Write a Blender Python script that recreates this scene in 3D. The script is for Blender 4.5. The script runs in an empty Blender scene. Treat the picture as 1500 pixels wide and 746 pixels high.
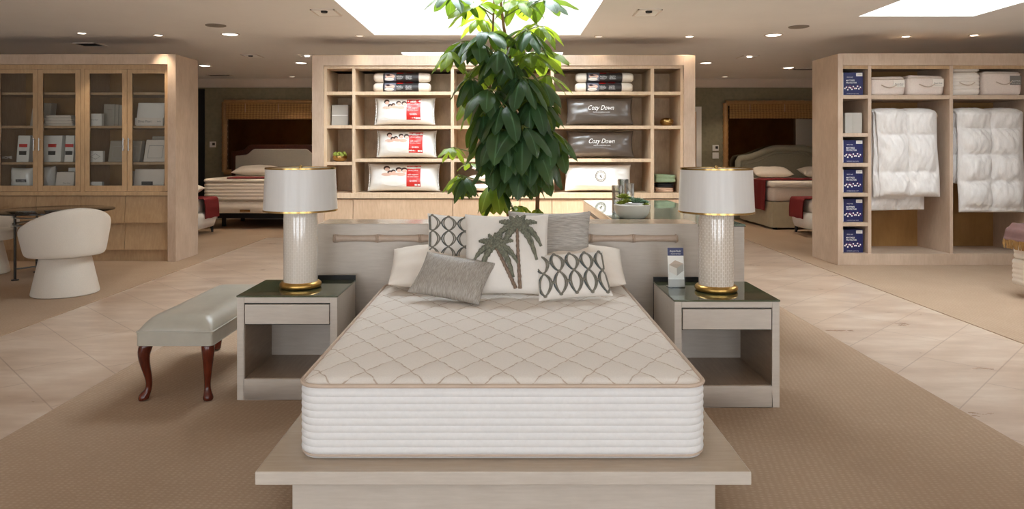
import bpy, bmesh, math, random
from mathutils import Vector, Matrix, Euler
from math import sin, cos, pi, sqrt, atan2, radians
random.seed(7)
SC = bpy.context.scene
COL = SC.collection
# ---------------------------------------------------------------- camera model
F, CX, CY, H = 1050.0, 741.0, 219.0, 1.43     # focal length in px, vanishing point, eye height
def WX(px, Y): return (px - CX) * Y / F
def WZ(py, Y): return H - (py - CY) * Y / F
cam_d = bpy.data.cameras.new('camera'); cam = bpy.data.objects.new('camera', cam_d)
COL.objects.link(cam); cam.location = (0, 0, H); cam.rotation_euler = (pi/2, 0, 0)
cam_d.sensor_width = 36; cam_d.lens = F/1500*36
cam_d.shift_x = (750-CX)/1500; cam_d.shift_y = -(373-CY)/1500
cam_d.clip_start = 0.05; cam_d.clip_end = 100
SC.camera = cam

# ---------------------------------------------------------------- materials
def lin(c):
    out = []
    for v in c[:3]:
        v /= 255.0
        out.append(v/12.92 if v <= .04045 else ((v+.055)/1.055)**2.4)
    return (*out, 1.0)
class NT:
    def __init__(s, name):
        s.m = bpy.data.materials.new(name); s.m.use_nodes = True
        s.t = s.m.node_tree; s.n = s.t.nodes; s.l = s.t.links
        s.b = s.n['Principled BSDF']; s.out = s.n['Material Output']
    def new(s, ty, **kw):
        n = s.n.new(ty)
        for k, v in kw.items():
            if k.startswith('i_'): n.inputs[k[2:].replace('_', ' ')].default_value = v
            else: setattr(n, k, v)
        return n
    def link(s, a, b): s.l.new(a, b)
    def coord(s, scale=(1,1,1), rot=(0,0,0), which='Object'):
        tc = s.new('ShaderNodeTexCoord'); mp = s.new('ShaderNodeMapping')
        mp.inputs['Scale'].default_value = scale; mp.inputs['Rotation'].default_value = rot
        s.link(tc.outputs[which], mp.inputs['Vector']); return mp.outputs['Vector']
    def math(s, op, a, b=None, c=None):
        n = s.new('ShaderNodeMath', operation=op)
        for i, x in enumerate((a, b, c)):
            if x is None: continue
            if isinstance(x, (int, float)): n.inputs[i].default_value = x
            else: s.link(x, n.inputs[i])
        return n.outputs[0]
    def ramp(s, fac, stops):
        r = s.new('ShaderNodeValToRGB'); e = r.color_ramp.elements
        while len(e) < len(stops): e.new(.5)
        for el, (p, c) in zip(e, stops): el.position = p; el.color = c
        s.link(fac, r.inputs['Fac']); return r.outputs['Color']
    def mix(s, fac, a, b, blend='MIX'):
        n = s.new('ShaderNodeMix', data_type='RGBA', blend_type=blend)
        for k, x in ((0, fac), (6, a), (7, b)):
            if isinstance(x, (int, float)): n.inputs[k].default_value = x
            elif isinstance(x, tuple): n.inputs[k].default_value = x
            else: s.link(x, n.inputs[k])
        return n.outputs[2]
    def bump(s, height, strength=.3, dist=.01):
        b = s.new('ShaderNodeBump'); b.inputs['Strength'].default_value = strength
        b.inputs['Distance'].default_value = dist
        s.link(height, b.inputs['Height']); s.link(b.outputs['Normal'], s.b.inputs['Normal'])
    def base(s, c):
        if isinstance(c, tuple): s.b.inputs['Base Color'].default_value = c
        else: s.link(c, s.b.inputs['Base Color'])
    def noise(s, vec, scale, detail=4, rough=.6):
        n = s.new('ShaderNodeTexNoise'); n.inputs['Scale'].default_value = scale
        n.inputs['Detail'].default_value = detail; n.inputs['Roughness'].default_value = rough
        s.link(vec, n.inputs['Vector']); return n.outputs['Fac']

def plain(name, c, rough=.5, metal=0.0, var=.06, nscale=12, bump=0, bscale=150, sheen=0, coat=0, spec=.5):
    """procedural surface: gentle two-tone noise and optional fine bump"""
    t = NT(name); c0 = lin(c)
    v = t.coord()
    a = tuple(max(0, x*(1-var)) for x in c0[:3]) + (1,); b = tuple(min(1, x*(1+var)) for x in c0[:3]) + (1,)
    t.base(t.ramp(t.noise(v, nscale), [(.3, a), (.7, b)]))
    t.b.inputs['Roughness'].default_value = rough; t.b.inputs['Metallic'].default_value = metal
    t.b.inputs['Specular IOR Level'].default_value = spec
    if sheen: t.b.inputs['Sheen Weight'].default_value = sheen
    if coat: t.b.inputs['Coat Weight'].default_value = coat; t.b.inputs['Coat Roughness'].default_value = .08
    if bump: t.bump(t.noise(v, bscale, 2), bump, .004)
    return t.m
def wood(name, c1, c2, scale=3.0, stretch=(1, 1, .18), rough=.42, fig=.35, bump=.03):
    """figured veneer: long grain plus cross mottle"""
    t = NT(name)
    g = t.noise(t.coord(scale=(stretch[0]*scale*6, stretch[1]*scale*6, stretch[2]*scale*6)), 3, 5, .65)
    m = t.noise(t.coord(scale=(scale, scale, scale*.6)), 1.6, 3)
    f = t.math('ADD', t.math('MULTIPLY', g, 1-fig), t.math('MULTIPLY', m, fig))
    t.base(t.ramp(f, [(.32, lin(c1)), (.68, lin(c2))]))
    t.b.inputs['Roughness'].default_value = rough
    t.bump(g, bump, .004)
    return t.m
def emis(name, c, s):
    t = NT(name); t.base((0, 0, 0, 1))
    t.b.inputs['Emission Color'].default_value = lin(c); t.b.inputs['Emission Strength'].default_value = s
    return t.m
def clear_glass(name, tint=(1, 1, 1, 1), ior=1.5, base=.0):
    t = NT(name)
    tr = t.new('ShaderNodeBsdfTransparent'); tr.inputs['Color'].default_value = tint
    gl = t.new('ShaderNodeBsdfGlossy'); gl.inputs['Roughness'].default_value = .01
    fr = t.new('ShaderNodeFresnel'); fr.inputs['IOR'].default_value = ior
    mx = t.new('ShaderNodeMixShader')
    f = t.math('ADD', fr.outputs[0], base)
    t.link(f, mx.inputs[0]); t.link(tr.outputs[0], mx.inputs[1]); t.link(gl.outputs[0], mx.inputs[2])
    t.link(mx.outputs[0], t.out.inputs['Surface']); return t.m

M = {}
M['ceiling'] = plain('ceiling_paint', (232, 229, 224), .9, var=.02, nscale=2, bump=.05, bscale=220)
M['white_paint'] = plain('white_paint', (240, 238, 232), .8, var=.02)
M['beige_wall'] = plain('beige_wall', (206, 200, 192), .9, var=.03)
M['well_white'] = plain('well_white', (252, 252, 250), .85, var=.005)
M['crown'] = plain('crown_paint', (214, 202, 190), .6, var=.02)
# travertine laid on the diagonal, mirrored either side of the bed
t = NT('travertine')
tc = t.new('ShaderNodeTexCoord'); sp = t.new('ShaderNodeSeparateXYZ'); t.link(tc.outputs['Object'], sp.inputs[0])
ax = t.math('ABSOLUTE', sp.outputs[0])
u = t.math('MULTIPLY', t.math('ADD', ax, sp.outputs[1]), .7071)
w = t.math('MULTIPLY', t.math('SUBTRACT', sp.outputs[1], ax), .7071)
cb = t.new('ShaderNodeCombineXYZ'); t.link(u, cb.inputs[0]); t.link(t.math('ADD', w, 10.1), cb.inputs[1])
br = t.new('ShaderNodeTexBrick'); t.link(cb.outputs[0], br.inputs['Vector'])
br.inputs['Scale'].default_value = 1; br.inputs['Brick Width'].default_value = .92; br.inputs['Row Height'].default_value = .445
br.inputs['Mortar Size'].default_value = .0045; br.inputs['Mortar Smooth'].default_value = .2; br.offset = .37
br.inputs['Color1'].default_value = lin((204, 182, 161)); br.inputs['Color2'].default_value = lin((192, 168, 147))
br.inputs['Mortar'].default_value = lin((140, 112, 92))
st = t.noise(t.coord(scale=(.9, 2.6, 1), rot=(0, 0, .25)), 1.9, 6, .62)
cl = t.ramp(st, [(.30, lin((166, 139, 117))), (.5, lin((188, 165, 144))), (.70, lin((210, 193, 175)))])
tone = t.mix(.72, br.outputs['Color'], cl); t.base(t.mix(t.math('MULTIPLY', br.outputs['Fac'], .34), tone, lin((140, 114, 96))))
t.b.inputs['Roughness'].default_value = .3
rr = t.ramp(st, [(.3, (.27,)*3+(1,)), (.7, (.34,)*3+(1,))]); t.link(rr, t.b.inputs['Roughness'])
t.bump(br.outputs['Fac'], -.25, .002)
M['travertine'] = t.m
# cut pile carpet with little raised dashes
t = NT('carpet')
v = t.coord()
n1 = t.noise(v, 260, 2); n2 = t.noise(v, 1.3, 3)
vo = t.new('ShaderNodeTexVoronoi'); vo.inputs['Scale'].default_value = 1; vo.inputs['Randomness'].default_value = .25
t.link(t.coord(scale=(34, 52, 1), rot=(0, 0, .12)), vo.inputs['Vector'])
pat = t.ramp(vo.outputs['Distance'], [(.15, (0, 0, 0, 1)), (.42, (1, 1, 1, 1))])
ca = t.ramp(n2, [(.3, lin((178, 155, 132))), (.7, lin((190, 167, 143)))])
cbm = t.mix(t.math('MULTIPLY', pat, .40), ca, lin((148, 120, 96)))
t.base(t.mix(t.math('MULTIPLY', n1, .30), cbm, lin((136, 110, 88))))
t.b.inputs['Roughness'].default_value = .95; t.b.inputs['Specular IOR Level'].default_value = .1
t.bump(t.math('ADD', n1, t.math('MULTIPLY', pat, -.8)), .5, .004)
M['carpet'] = t.m
# woods
M['frame_wood'] = wood('pale_figured_maple', (180, 155, 132), (206, 183, 161), 2.6, fig=.6)
M['inner_wood'] = wood('maple_shelf', (198, 170, 138), (220, 195, 165), 2.6)
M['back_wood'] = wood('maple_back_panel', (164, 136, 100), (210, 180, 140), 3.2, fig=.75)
M['warm_wood'] = wood('honey_maple', (172, 140, 104), (198, 166, 128), 2.4)
M['door_wood'] = wood('maple_door', (192, 160, 128), (214, 185, 154), 2.4)
M['greige'] = wood('greige_lacquer', (190, 179, 166), (204, 194, 182), 4, (.1, 1, 1), .38, .3)
M['greige_top'] = wood('greige_lacquer_top', (172, 153, 132), (186, 168, 147), 4, (.1, 1, 1), .17, .3)
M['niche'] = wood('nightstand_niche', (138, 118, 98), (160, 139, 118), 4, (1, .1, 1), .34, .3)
M['mahogany'] = wood('mahogany', (62, 22, 12), (104, 40, 20), 4, rough=.18, fig=.5)
M['dark_wood'] = wood('dark_bed_wood', (58, 28, 20), (84, 44, 30), 3, rough=.3)
M['trunk'] = wood('plant_bark', (120, 84, 54), (156, 114, 78), 8, rough=.8, bump=.2)
# metals and glass
M['gold'] = plain('brushed_gold', (188, 154, 98), .24, 1.0, .08, 30)
M['gold_leaf'] = plain('gold_leaf', (196, 156, 88), .32, 1.0, .15, 20)
M['steel'] = plain('brushed_steel', (190, 190, 188), .28, 1.0, .04, 40)
M['gunmetal'] = plain('gunmetal', (62, 58, 54), .35, 1.0, .08, 30)
M['black'] = plain('black_matt', (16, 14, 13), .55, var=.1)
M['gloss_black'] = plain('black_gloss', (10, 10, 10), .12, var=.1)
M['olive_glass'] = plain('olive_glass', (72, 77, 54), .03, var=.03, spec=.8)
M['desk_glass'] = plain('desk_glass', (112, 124, 108), .03, var=.02, spec=.9)
M['pane'] = clear_glass('door_glass', (.985, .99, .98, 1), 1.45)
M['smoke_glass'] = clear_glass('smoked_table_glass', (.30, .28, .25, 1), 1.5, .04)
M['acrylic'] = clear_glass('clear_acrylic', (.96, .97, .97, 1), 1.4)
M['crystal'] = clear_glass('crystal', (.93, .95, .95, 1), 1.6, .22)
M['mirror'] = plain('mirror', (150, 140, 128), .02, 1.0, 0.0)
# cloth
M['mattress_side'] = plain('mattress_border', (224, 222, 220), .85, var=.03, nscale=60, bump=.12, bscale=300)
M['piping'] = plain('tan_piping', (196, 176, 158), .7, bump=.2, bscale=300)
M['linen'] = plain('white_linen', (232, 222, 210), .9, var=.02, bump=.15, bscale=350)
M['boucle'] = plain('oatmeal_upholstery', (206, 197, 184), .95, var=.05, nscale=150, bump=.35, bscale=260, sheen=.2)
M['white_fabric'] = plain('white_cotton', (230, 224, 216), .9, var=.03, bump=.12, bscale=240)
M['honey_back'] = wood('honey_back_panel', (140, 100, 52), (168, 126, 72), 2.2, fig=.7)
M['pink_fabric'] = plain('blush_quilted_bag', (222, 206, 194), .85, var=.05, nscale=60, bump=.25, bscale=120)
M['cream_knit'] = plain('cream_knit', (228, 216, 200), .9, var=.04, nscale=60, bump=.3, bscale=200)
M['sage'] = plain('sage_upholstery', (154, 150, 132), .85, var=.06, nscale=40, bump=.2)
M['grey_uph'] = plain('grey_upholstery', (178, 172, 160), .9, var=.04, nscale=40, bump=.2)
M['skirt'] = plain('khaki_skirt', (176, 164, 138), .9, var=.05)
M['red_throw'] = plain('red_throw', (120, 24, 26), .85, var=.15, nscale=60, bump=.3)
M['leather'] = plain('silver_grey_leather', (172, 166, 152), .33, var=.06, nscale=9, bump=.08, bscale=160)
M['pkg_white'] = plain('glossy_white_bag', (238, 236, 230), .18, var=.03, coat=.5)
M['pkg_grey'] = plain('glossy_taupe_bag', (94, 84, 76), .24, var=.05, coat=.4)
M['card_white'] = plain('white_card', (236, 232, 224), .6, var=.02)
M['card_grey'] = plain('grey_card', (178, 172, 162), .6, var=.03)
M['linen_grey'] = plain('grey_linen_pack', (170, 162, 148), .5, var=.05, coat=.3)
M['red_print'] = plain('red_print', (206, 44, 38), .25, var=.04, coat=.5)
M['pink_print'] = plain('pink_print', (226, 170, 176), .4)
M['ink'] = plain('dark_ink', (50, 46, 44), .5)
M['grey_ink'] = plain('grey_ink', (120, 114, 106), .5)
M['white_ink'] = plain('white_ink', (244, 242, 238), .5)
M['hair'] = plain('printed_hair', (58, 34, 24), .4)
M['skin'] = plain('printed_skin', (222, 182, 160), .4)
M['pic_blue'] = plain('printed_blue', (120, 120, 132), .4)
M['navy'] = plain('navy_box', (24, 30, 84), .4, var=.04)
M['berry'] = plain('berry_print', (168, 50, 96), .5)
M['pattern_grey'] = None
M['charcoal'] = plain('charcoal_print', (52, 48, 48), .35)
M['soil'] = plain('soil', (56, 40, 30), .95, bump=.5, bscale=60)
M['ceramic'] = plain('white_ceramic', (222, 216, 206), .35, var=.02)
M['succulent'] = plain('succulent_leaf', (104, 132, 104), .5, var=.25, nscale=30)
M['succulent_yellow'] = plain('succulent_lime', (146, 156, 60), .5, var=.25, nscale=30)
M['green_throw'] = plain('sage_green_throw', (152, 174, 140), .9, var=.12, bump=.3)
M['peach_throw'] = plain('peach_throw', (220, 186, 158), .9, var=.06, bump=.3)
M['brown_throw'] = plain('mauve_brown_throw', (104, 74, 68), .9, var=.15, bump=.3)
M['fringe'] = plain('tan_fringe', (150, 112, 62), .9, var=.2)
M['bamboo'] = wood('bamboo', (150, 110, 66), (186, 144, 92), 6, (.2, 1, 1), .4)
M['bamboo_grey'] = wood('greige_bamboo', (176, 154, 136), (198, 178, 160), 6, (.2, 1, 1), .35)
M['plastic_white'] = plain('white_plastic', (232, 230, 226), .4, var=.01)
M['grille'] = plain('speaker_grille', (134, 124, 112), .8, var=.1, nscale=200)
M['lens'] = emis('lit_lens', (255, 244, 226), 9.0)
M['lens_dim'] = emis('dim_lens', (255, 236, 210), 1.6)
t = NT('downproof_cotton'); v = t.coord(scale=(1, 1, .3))
t.base(t.ramp(t.noise(v, 30, 3), [(.3, lin((222, 216, 210))), (.7, lin((232, 227, 222)))])); t.b.inputs['Roughness'].default_value = .62; t.b.inputs['Sheen Weight'].default_value = .15
t.bump(t.noise(v, 26, 4, .6), .55, .02); M['duvet'] = t.m
# dark olive damask wall covering
t = NT('olive_damask'); v = t.coord()
dm = t.new('ShaderNodeTexVoronoi', feature='SMOOTH_F1'); dm.inputs['Scale'].default_value = 16; dm.inputs['Randomness'].default_value = .6
t.link(v, dm.inputs['Vector'])
dd = t.math('ADD', t.math('MULTIPLY', dm.outputs['Distance'], .6), t.math('MULTIPLY', t.noise(v, 14, 5), .5))
t.base(t.ramp(dd, [(.30, lin((126, 121, 97))), (.70, lin((142, 135, 110)))])); t.b.inputs['Roughness'].default_value = .75
M['damask'] = t.m
# woven bamboo blind
t = NT('woven_reed'); wv = t.new('ShaderNodeTexWave', wave_type='BANDS', bands_direction='Z')
wv.inputs['Scale'].default_value = 14; wv.inputs['Distortion'].default_value = 2.0; t.link(t.coord(), wv.inputs['Vector'])
w2 = t.new('ShaderNodeTexWave', wave_type='BANDS', bands_direction='X'); w2.inputs['Scale'].default_value = 5; t.link(t.coord(), w2.inputs['Vector'])
t.base(t.ramp(t.math('ADD', t.math('MULTIPLY', wv.outputs['Fac'], .7), t.math('MULTIPLY', w2.outputs['Fac'], .3)), [(.2, lin((112, 76, 38))), (.8, lin((190, 146, 88)))]))
t.b.inputs['Roughness'].default_value = .7; t.bump(wv.outputs['Fac'], .4, .01)
M['reed'] = t.m
# quilted ticking with tan stitch lines
QX, QY = .176, .29
def quilt_phase(x, y):
    ww = .10*sin(2*pi*(x/QX - y/QY)) ; w3 = .10*sin(2*pi*(x/QX + y/QY))
    return (x/QX + y/QY + ww*.6), (x/QX - y/QY + w3*.6)
t = NT('quilted_ticking'); tc = t.new('ShaderNodeTexCoord'); sp = t.new('ShaderNodeSeparateXYZ'); t.link(tc.outputs['Object'], sp.inputs[0])
xx = t.math('MULTIPLY', sp.outputs[0], 1/QX); yy = t.math('MULTIPLY', sp.outputs[1], 1/QY)
p0 = t.math('ADD', xx, yy); q0 = t.math('SUBTRACT', xx, yy)
p1 = t.math('ADD', p0, t.math('MULTIPLY', t.math('SINE', t.math('MULTIPLY', q0, 4*pi)), .016))
q1 = t.math('ADD', q0, t.math('MULTIPLY', t.math('SINE', t.math('MULTIPLY', p0, 4*pi)), .016))
lp = t.math('MINIMUM', t.math('PINGPONG', p1, .5), t.math('PINGPONG', q1, .5))
wob = t.math('MULTIPLY', t.math('SUBTRACT', t.noise(t.coord(), 45, 1), .5), .05)
msk = t.ramp(t.math('ADD', lp, wob), [(.006, (1, 1, 1, 1)), (.024, (0, 0, 0, 1))])
cloth = t.ramp(t.noise(t.coord(), 180, 2), [(.3, lin((231, 224, 216))), (.7, lin((238, 231, 223)))])
t.base(t.mix(t.math('MULTIPLY', msk, .8), cloth, lin((186, 164, 144))))
t.b.inputs['Roughness'].default_value = .85; t.b.inputs['Specular IOR Level'].default_value = .25
M['quilt'] = t.m
# grey slub pillow and silver rib pillow
def slub(name, c1, c2, sc, rough=.6):
    t = NT(name); n = t.noise(t.coord(scale=sc), 1, 4, .7)
    t.base(t.ramp(n, [(.35, lin(c1)), (.65, lin(c2))])); t.b.inputs['Roughness'].default_value = rough
    t.bump(n, .35, .004); return t.m
M['slub'] = slub('grey_slub_weave', (150, 144, 136), (196, 190, 182), (14, 14, 160))
M['rib'] = slub('silver_rib_weave', (138, 130, 120), (182, 174, 164), (230, 20, 30), .5)
M['cord'] = plain('grey_green_cord', (122, 118, 106), .7, var=.2, nscale=60, bump=.4, bscale=300)
M['cord_dark'] = plain('slate_cord', (82, 88, 88), .7, var=.2, nscale=60, bump=.4, bscale=300)
M['frond'] = plain('grey_green_frond', (116, 116, 100), .9, var=.45, nscale=110, bump=.8, bscale=220)
M['palm_trunk'] = plain('brown_braid', (132, 112, 96), .9, var=.3, nscale=90, bump=.8, bscale=200)
# lampshade: thin satin paper
t = NT('lamp_shade_paper'); v = t.coord(scale=(1, 1, .02))
t.base(t.ramp(t.noise(v, 60, 3), [(.3, lin((212, 208, 203))), (.7, lin((217, 213, 208)))]))
t.b.inputs['Roughness'].default_value = .3; t.b.inputs['Specular IOR Level'].default_value = .6
M['shade'] = t.m
# lamp bodies: raised scale pattern in glazed ceramic (uv from the lathe)
def scales(name, c1, c2, nu, nv, inset):
    t = NT(name); tc = t.new('ShaderNodeTexCoord'); mp = t.new('ShaderNodeMapping'); mp.inputs['Scale'].default_value = (nu, nv, 1)
    t.link(tc.outputs['UV'], mp.inputs['Vector'])
    mp2 = t.new('ShaderNodeMapping'); mp2.inputs['Rotation'].default_value = (0, 0, pi/2); t.link(mp.outputs[0], mp2.inputs['Vector'])
    br = t.new('ShaderNodeTexBrick'); br.inputs['Scale'].default_value = 1; br.inputs['Brick Width'].default_value = 1; br.inputs['Row Height'].default_value = .5
    br.inputs['Mortar Size'].default_value = inset; br.inputs['Mortar Smooth'].default_value = .8
    t.link(mp2.outputs[0], br.inputs['Vector'])
    t.base(t.mix(br.outputs['Fac'], lin(c1), lin(c2)))
    t.b.inputs['Roughness'].default_value = .16; t.b.inputs['Coat Weight'].default_value = .5
    t.bump(br.outputs['Fac'], -.3, .004); return t.m
M['scale_hex'] = scales('pearl_scale_glaze', (213, 203, 190), (224, 215, 204), 22, 15, .09)
M['scale_dash'] = scales('cream_dash_glaze', (203, 189, 172), (224, 214, 202), 23, 15, .17)
# leaves
def leafmat(name, c, tr, k):
    t = NT(name)
    oi = t.noise(t.coord(), 5, 2)
    body = t.ramp(oi, [(.3, lin(tuple(x*.82 for x in c))), (.7, lin(tuple(min(255, x*1.15) for x in c)))])
    tc = t.new('ShaderNodeTexCoord'); sp = t.new('ShaderNodeSeparateXYZ'); t.link(tc.outputs['UV'], sp.inputs[0])
    rib = t.ramp(t.math('ABSOLUTE', t.math('SUBTRACT', sp.outputs[0], .5)), [(.0, (1, 1, 1, 1)), (.055, (0, 0, 0, 1))])
    t.base(t.mix(t.math('MULTIPLY', rib, .6), body, lin(tuple(min(255, x*1.6+30) for x in c))))
    t.b.inputs['Roughness'].default_value = .30
    tl = t.new('ShaderNodeBsdfTranslucent'); tl.inputs['Color'].default_value = lin(tr)
    mx = t.new('ShaderNodeMixShader'); mx.inputs[0].default_value = k
    t.link(t.b.outputs[0], mx.inputs[1]); t.link(tl.outputs[0], mx.inputs[2]); t.link(mx.outputs[0], t.out.inputs['Surface'])
    return t.m
M['leaf'] = leafmat('mature_leaf', (56, 86, 54), (128, 156, 40), .28)
M['leaf_young'] = leafmat('young_leaf', (118, 148, 56), (176, 196, 52), .42)
M['stalk'] = plain('leaf_stalk', (120, 132, 66), .6)

# ---------------------------------------------------------------- mesh building
class MB:
    def __init__(s): s.v, s.f, s.mi, s.uv = [], [], [], {}
    def add(s, vs, fs, mi=0, uvs=None):
        o = len(s.v); s.v += [tuple(x) for x in vs]
        for i, f in enumerate(fs):
            if uvs: s.uv[len(s.f)] = [uvs[k] for k in f]
            s.f.append([o+k for k in f]); s.mi.append(mi)
        return s
    def box(s, x0, x1, y0, y1, z0, z1, mi=0):
        x0, x1 = sorted((x0, x1)); y0, y1 = sorted((y0, y1)); z0, z1 = sorted((z0, z1))
        return s.add([(x0,y0,z0),(x1,y0,z0),(x1,y1,z0),(x0,y1,z0),(x0,y0,z1),(x1,y0,z1),(x1,y1,z1),(x0,y1,z1)],
              [(0,3,2,1),(4,5,6,7),(0,1,5,4),(1,2,6,5),(2,3,7,6),(3,0,4,7)], mi)
    def prism(s, poly, axis, a, b, mi=0):
        """poly of (p,q) extruded along axis 0/1/2 from a to b"""
        def mk(p, t):
            return {0: (t, p[0], p[1]), 1: (p[0], t, p[1]), 2: (p[0], p[1], t)}[axis]
        n = len(poly); vs = [mk(p, a) for p in poly] + [mk(p, b) for p in poly]
        fs = [tuple(range(n)), tuple(range(2*n-1, n-1, -1))] + [(i, i+n, (i+1) % n+n, (i+1) % n) for i in range(n)]
        return s.add(vs, fs, mi)
    def lathe(s, prof, c=(0, 0, 0), n=40, mi=0, closed=False, sy=1.0, a0=0, a1=2*pi):
        full = abs(a1-a0-2*pi) < 1e-6; vs, fs, uvs = [], [], []
        L = [0]
        for i in range(1, len(prof)): L.append(L[-1]+math.dist(prof[i], prof[i-1]))
        for i, (r, z) in enumerate(prof):
            for k in range(n+1):
                a = a0+(a1-a0)*k/n
                vs.append((c[0]+r*cos(a), c[1]+r*sin(a)*sy, c[2]+z)); uvs.append((k/n, L[i]/max(L[-1], 1e-6)))
        m = len(prof)
        for i in range(m-1):
            for k in range(n):
                fs.append((i*(n+1)+k, i*(n+1)+k+1, (i+1)*(n+1)+k+1, (i+1)*(n+1)+k))
        return s.add(vs, fs, mi, uvs)
    def tube(s, pts, r, n=8, mi=0, closed=False, cap=True):
        pts = [Vector(p) for p in pts]; m = len(pts)
        rs = r if isinstance(r, (list, tuple)) else [r]*m
        vs, fs = [], []; up = None
        for i, p in enumerate(pts):
            a = pts[(i-1) % m] if (closed or i) else p; b = pts[(i+1) % m] if (closed or i < m-1) else p
            d = (b-a).normalized() if (b-a).length > 1e-9 else Vector((0, 0, 1))
            if up is None: up = d.orthogonal().normalized()
            up = (up-d*up.dot(d)); up = up.normalized() if up.length > 1e-6 else d.orthogonal().normalized()
            w = d.cross(up)
            for k in range(n):
                q = 2*pi*k/n; vs.append(p+(up*cos(q)+w*sin(q))*rs[i])
        for i in range(m if closed else m-1):
            j = (i+1) % m
            for k in range(n): fs.append((i*n+k, i*n+(k+1) % n, j*n+(k+1) % n, j*n+k))
        if cap and not closed: fs += [tuple(range(n-1, -1, -1)), tuple((m-1)*n+k for k in range(n))]
        return s.add(vs, fs, mi)
    def cyl(s, c, r, z0, z1, n=24, mi=0): return s.tube([(c[0], c[1], z0), (c[0], c[1], z1)], r, n, mi)
    def grid(s, fn, nu, nv, mi=0, closed_u=False):
        vs, fs, uvs = [], [], []
        for j in range(nv+1):
            for i in range(nu+1):
                vs.append(fn(i/nu, j/nv)); uvs.append((i/nu, j/nv))
        for j in range(nv):
            for i in range(nu): fs.append((j*(nu+1)+i, j*(nu+1)+i+1, (j+1)*(nu+1)+i+1, (j+1)*(nu+1)+i))
        return s.add(vs, fs, mi, uvs)
    def rrect_loft(s, x0, x1, y0, y1, r, prof, seg=8, mi=0, cap=True):
        """prof: (z, inset) list; rounded-rectangle rings lofted upward"""
        rings = []
        for z, ins in prof:
            a0, a1, b0, b1 = x0+ins, x1-ins, y0+ins, y1-ins; rr = max(r-ins, .002); ring = []
            for cx, cy, st in ((a1-rr, b0+rr, -pi/2), (a1-rr, b1-rr, 0), (a0+rr, b1-rr, pi/2), (a0+rr, b0+rr, pi)):
                for k in range(seg+1):
                    q = st+pi/2*k/seg; ring.append((cx+rr*cos(q), cy+rr*sin(q), z))
            rings.append(ring)
        n = len(rings[0]); vs = [p for ring in rings for p in ring]; fs = []
        for i in range(len(rings)-1):
            for k in range(n): fs.append((i*n+k, i*n+(k+1) % n, (i+1)*n+(k+1) % n, (i+1)*n+k))
        if cap: fs += [tuple(range(n-1, -1, -1)), tuple((len(rings)-1)*n+k for k in range(n))]
        return s.add(vs, fs, mi)
    def ellipsoid(s, c, rx, ry, rz, n=16, m=10, mi=0):
        prof = [(max(1e-4, sin(pi*i/m)), -cos(pi*i/m)) for i in range(m+1)]
        b = MB(); b.lathe(prof, n=n)
        return s.add([(c[0]+x*rx, c[1]+y*ry, c[2]+z*rz) for x, y, z in b.v], b.f, mi)
    def xf(s, mat):
        s.v = [tuple(mat @ Vector(p)) for p in s.v]; return s

def root_loc(o):
    while o.parent is not None: o = o.parent
    return o.location
def build(name, mb, mat, parent=None, origin=(0, 0, 0), smooth=False, bevel=0, seg=2, sub=0):
    me = bpy.data.meshes.new(name)
    o0 = Vector(root_loc(parent)) if parent is not None else Vector(origin)
    me.from_pydata([tuple(Vector(p)-o0) for p in mb.v], [], mb.f)
    mats = mat if isinstance(mat, (list, tuple)) else [mat]
    for x in mats: me.materials.append(M[x] if isinstance(x, str) else x)
    for p, i in zip(me.polygons, mb.mi): p.material_index = i
    if mb.uv:
        ul = me.uv_layers.new(name='UVMap')
        for p in me.polygons:
            if p.index in mb.uv:
                for li, uvv in zip(p.loop_indices, mb.uv[p.index]): ul.data[li].uv = uvv
    me.validate()
    bm = bmesh.new(); bm.from_mesh(me); bmesh.ops.remove_doubles(bm, verts=bm.verts, dist=1e-5)
    bmesh.ops.recalc_face_normals(bm, faces=bm.faces); bm.to_mesh(me); bm.free()
    if smooth:
        for p in me.polygons: p.use_smooth = True
        try: me.set_sharp_from_angle(angle=radians(38 if smooth is True else smooth))
        except Exception: pass
    o = bpy.data.objects.new(name, me); COL.objects.link(o)
    if parent is not None: o.parent = parent
    else: o.location = o0
    if bevel:
        b = o.modifiers.new('bevel', 'BEVEL'); b.width = bevel; b.segments = seg; b.limit_method = 'ANGLE'; b.angle_limit = radians(40)
        for p in me.polygons: p.use_smooth = True
        b.harden_normals = True
    if sub:
        b = o.modifiers.new('sub', 'SUBSURF'); b.levels = sub; b.render_levels = sub
    return o
def thing(name, label, cat, loc=(0, 0, 0), group=None, rz=0):
    o = bpy.data.objects.new(name, None); COL.objects.link(o); o.location = loc; o.rotation_euler = (0, 0, rz)
    o.empty_display_size = .1; tag(o, label, cat, group); return o
def tag(o, label, cat, group=None):
    o['label'] = label; o['category'] = cat
    if group: o['group'] = group
    return o
def struct(name, mb, mat, **kw):
    o = build(name, mb, mat, **kw); o['kind'] = 'structure'; return o
def dup(root, loc, label, rz=None, group=None):
    r = root.copy(); COL.objects.link(r); r.location = loc; r['label'] = label
    if rz is not None: r.rotation_euler = (0, 0, rz)
    if group: r['group'] = group
    for ch in list(root.children):
        c = ch.copy(); COL.objects.link(c); c.parent = r
        for g in list(ch.children):
            d = g.copy(); COL.objects.link(d); d.parent = c
    return r
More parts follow.
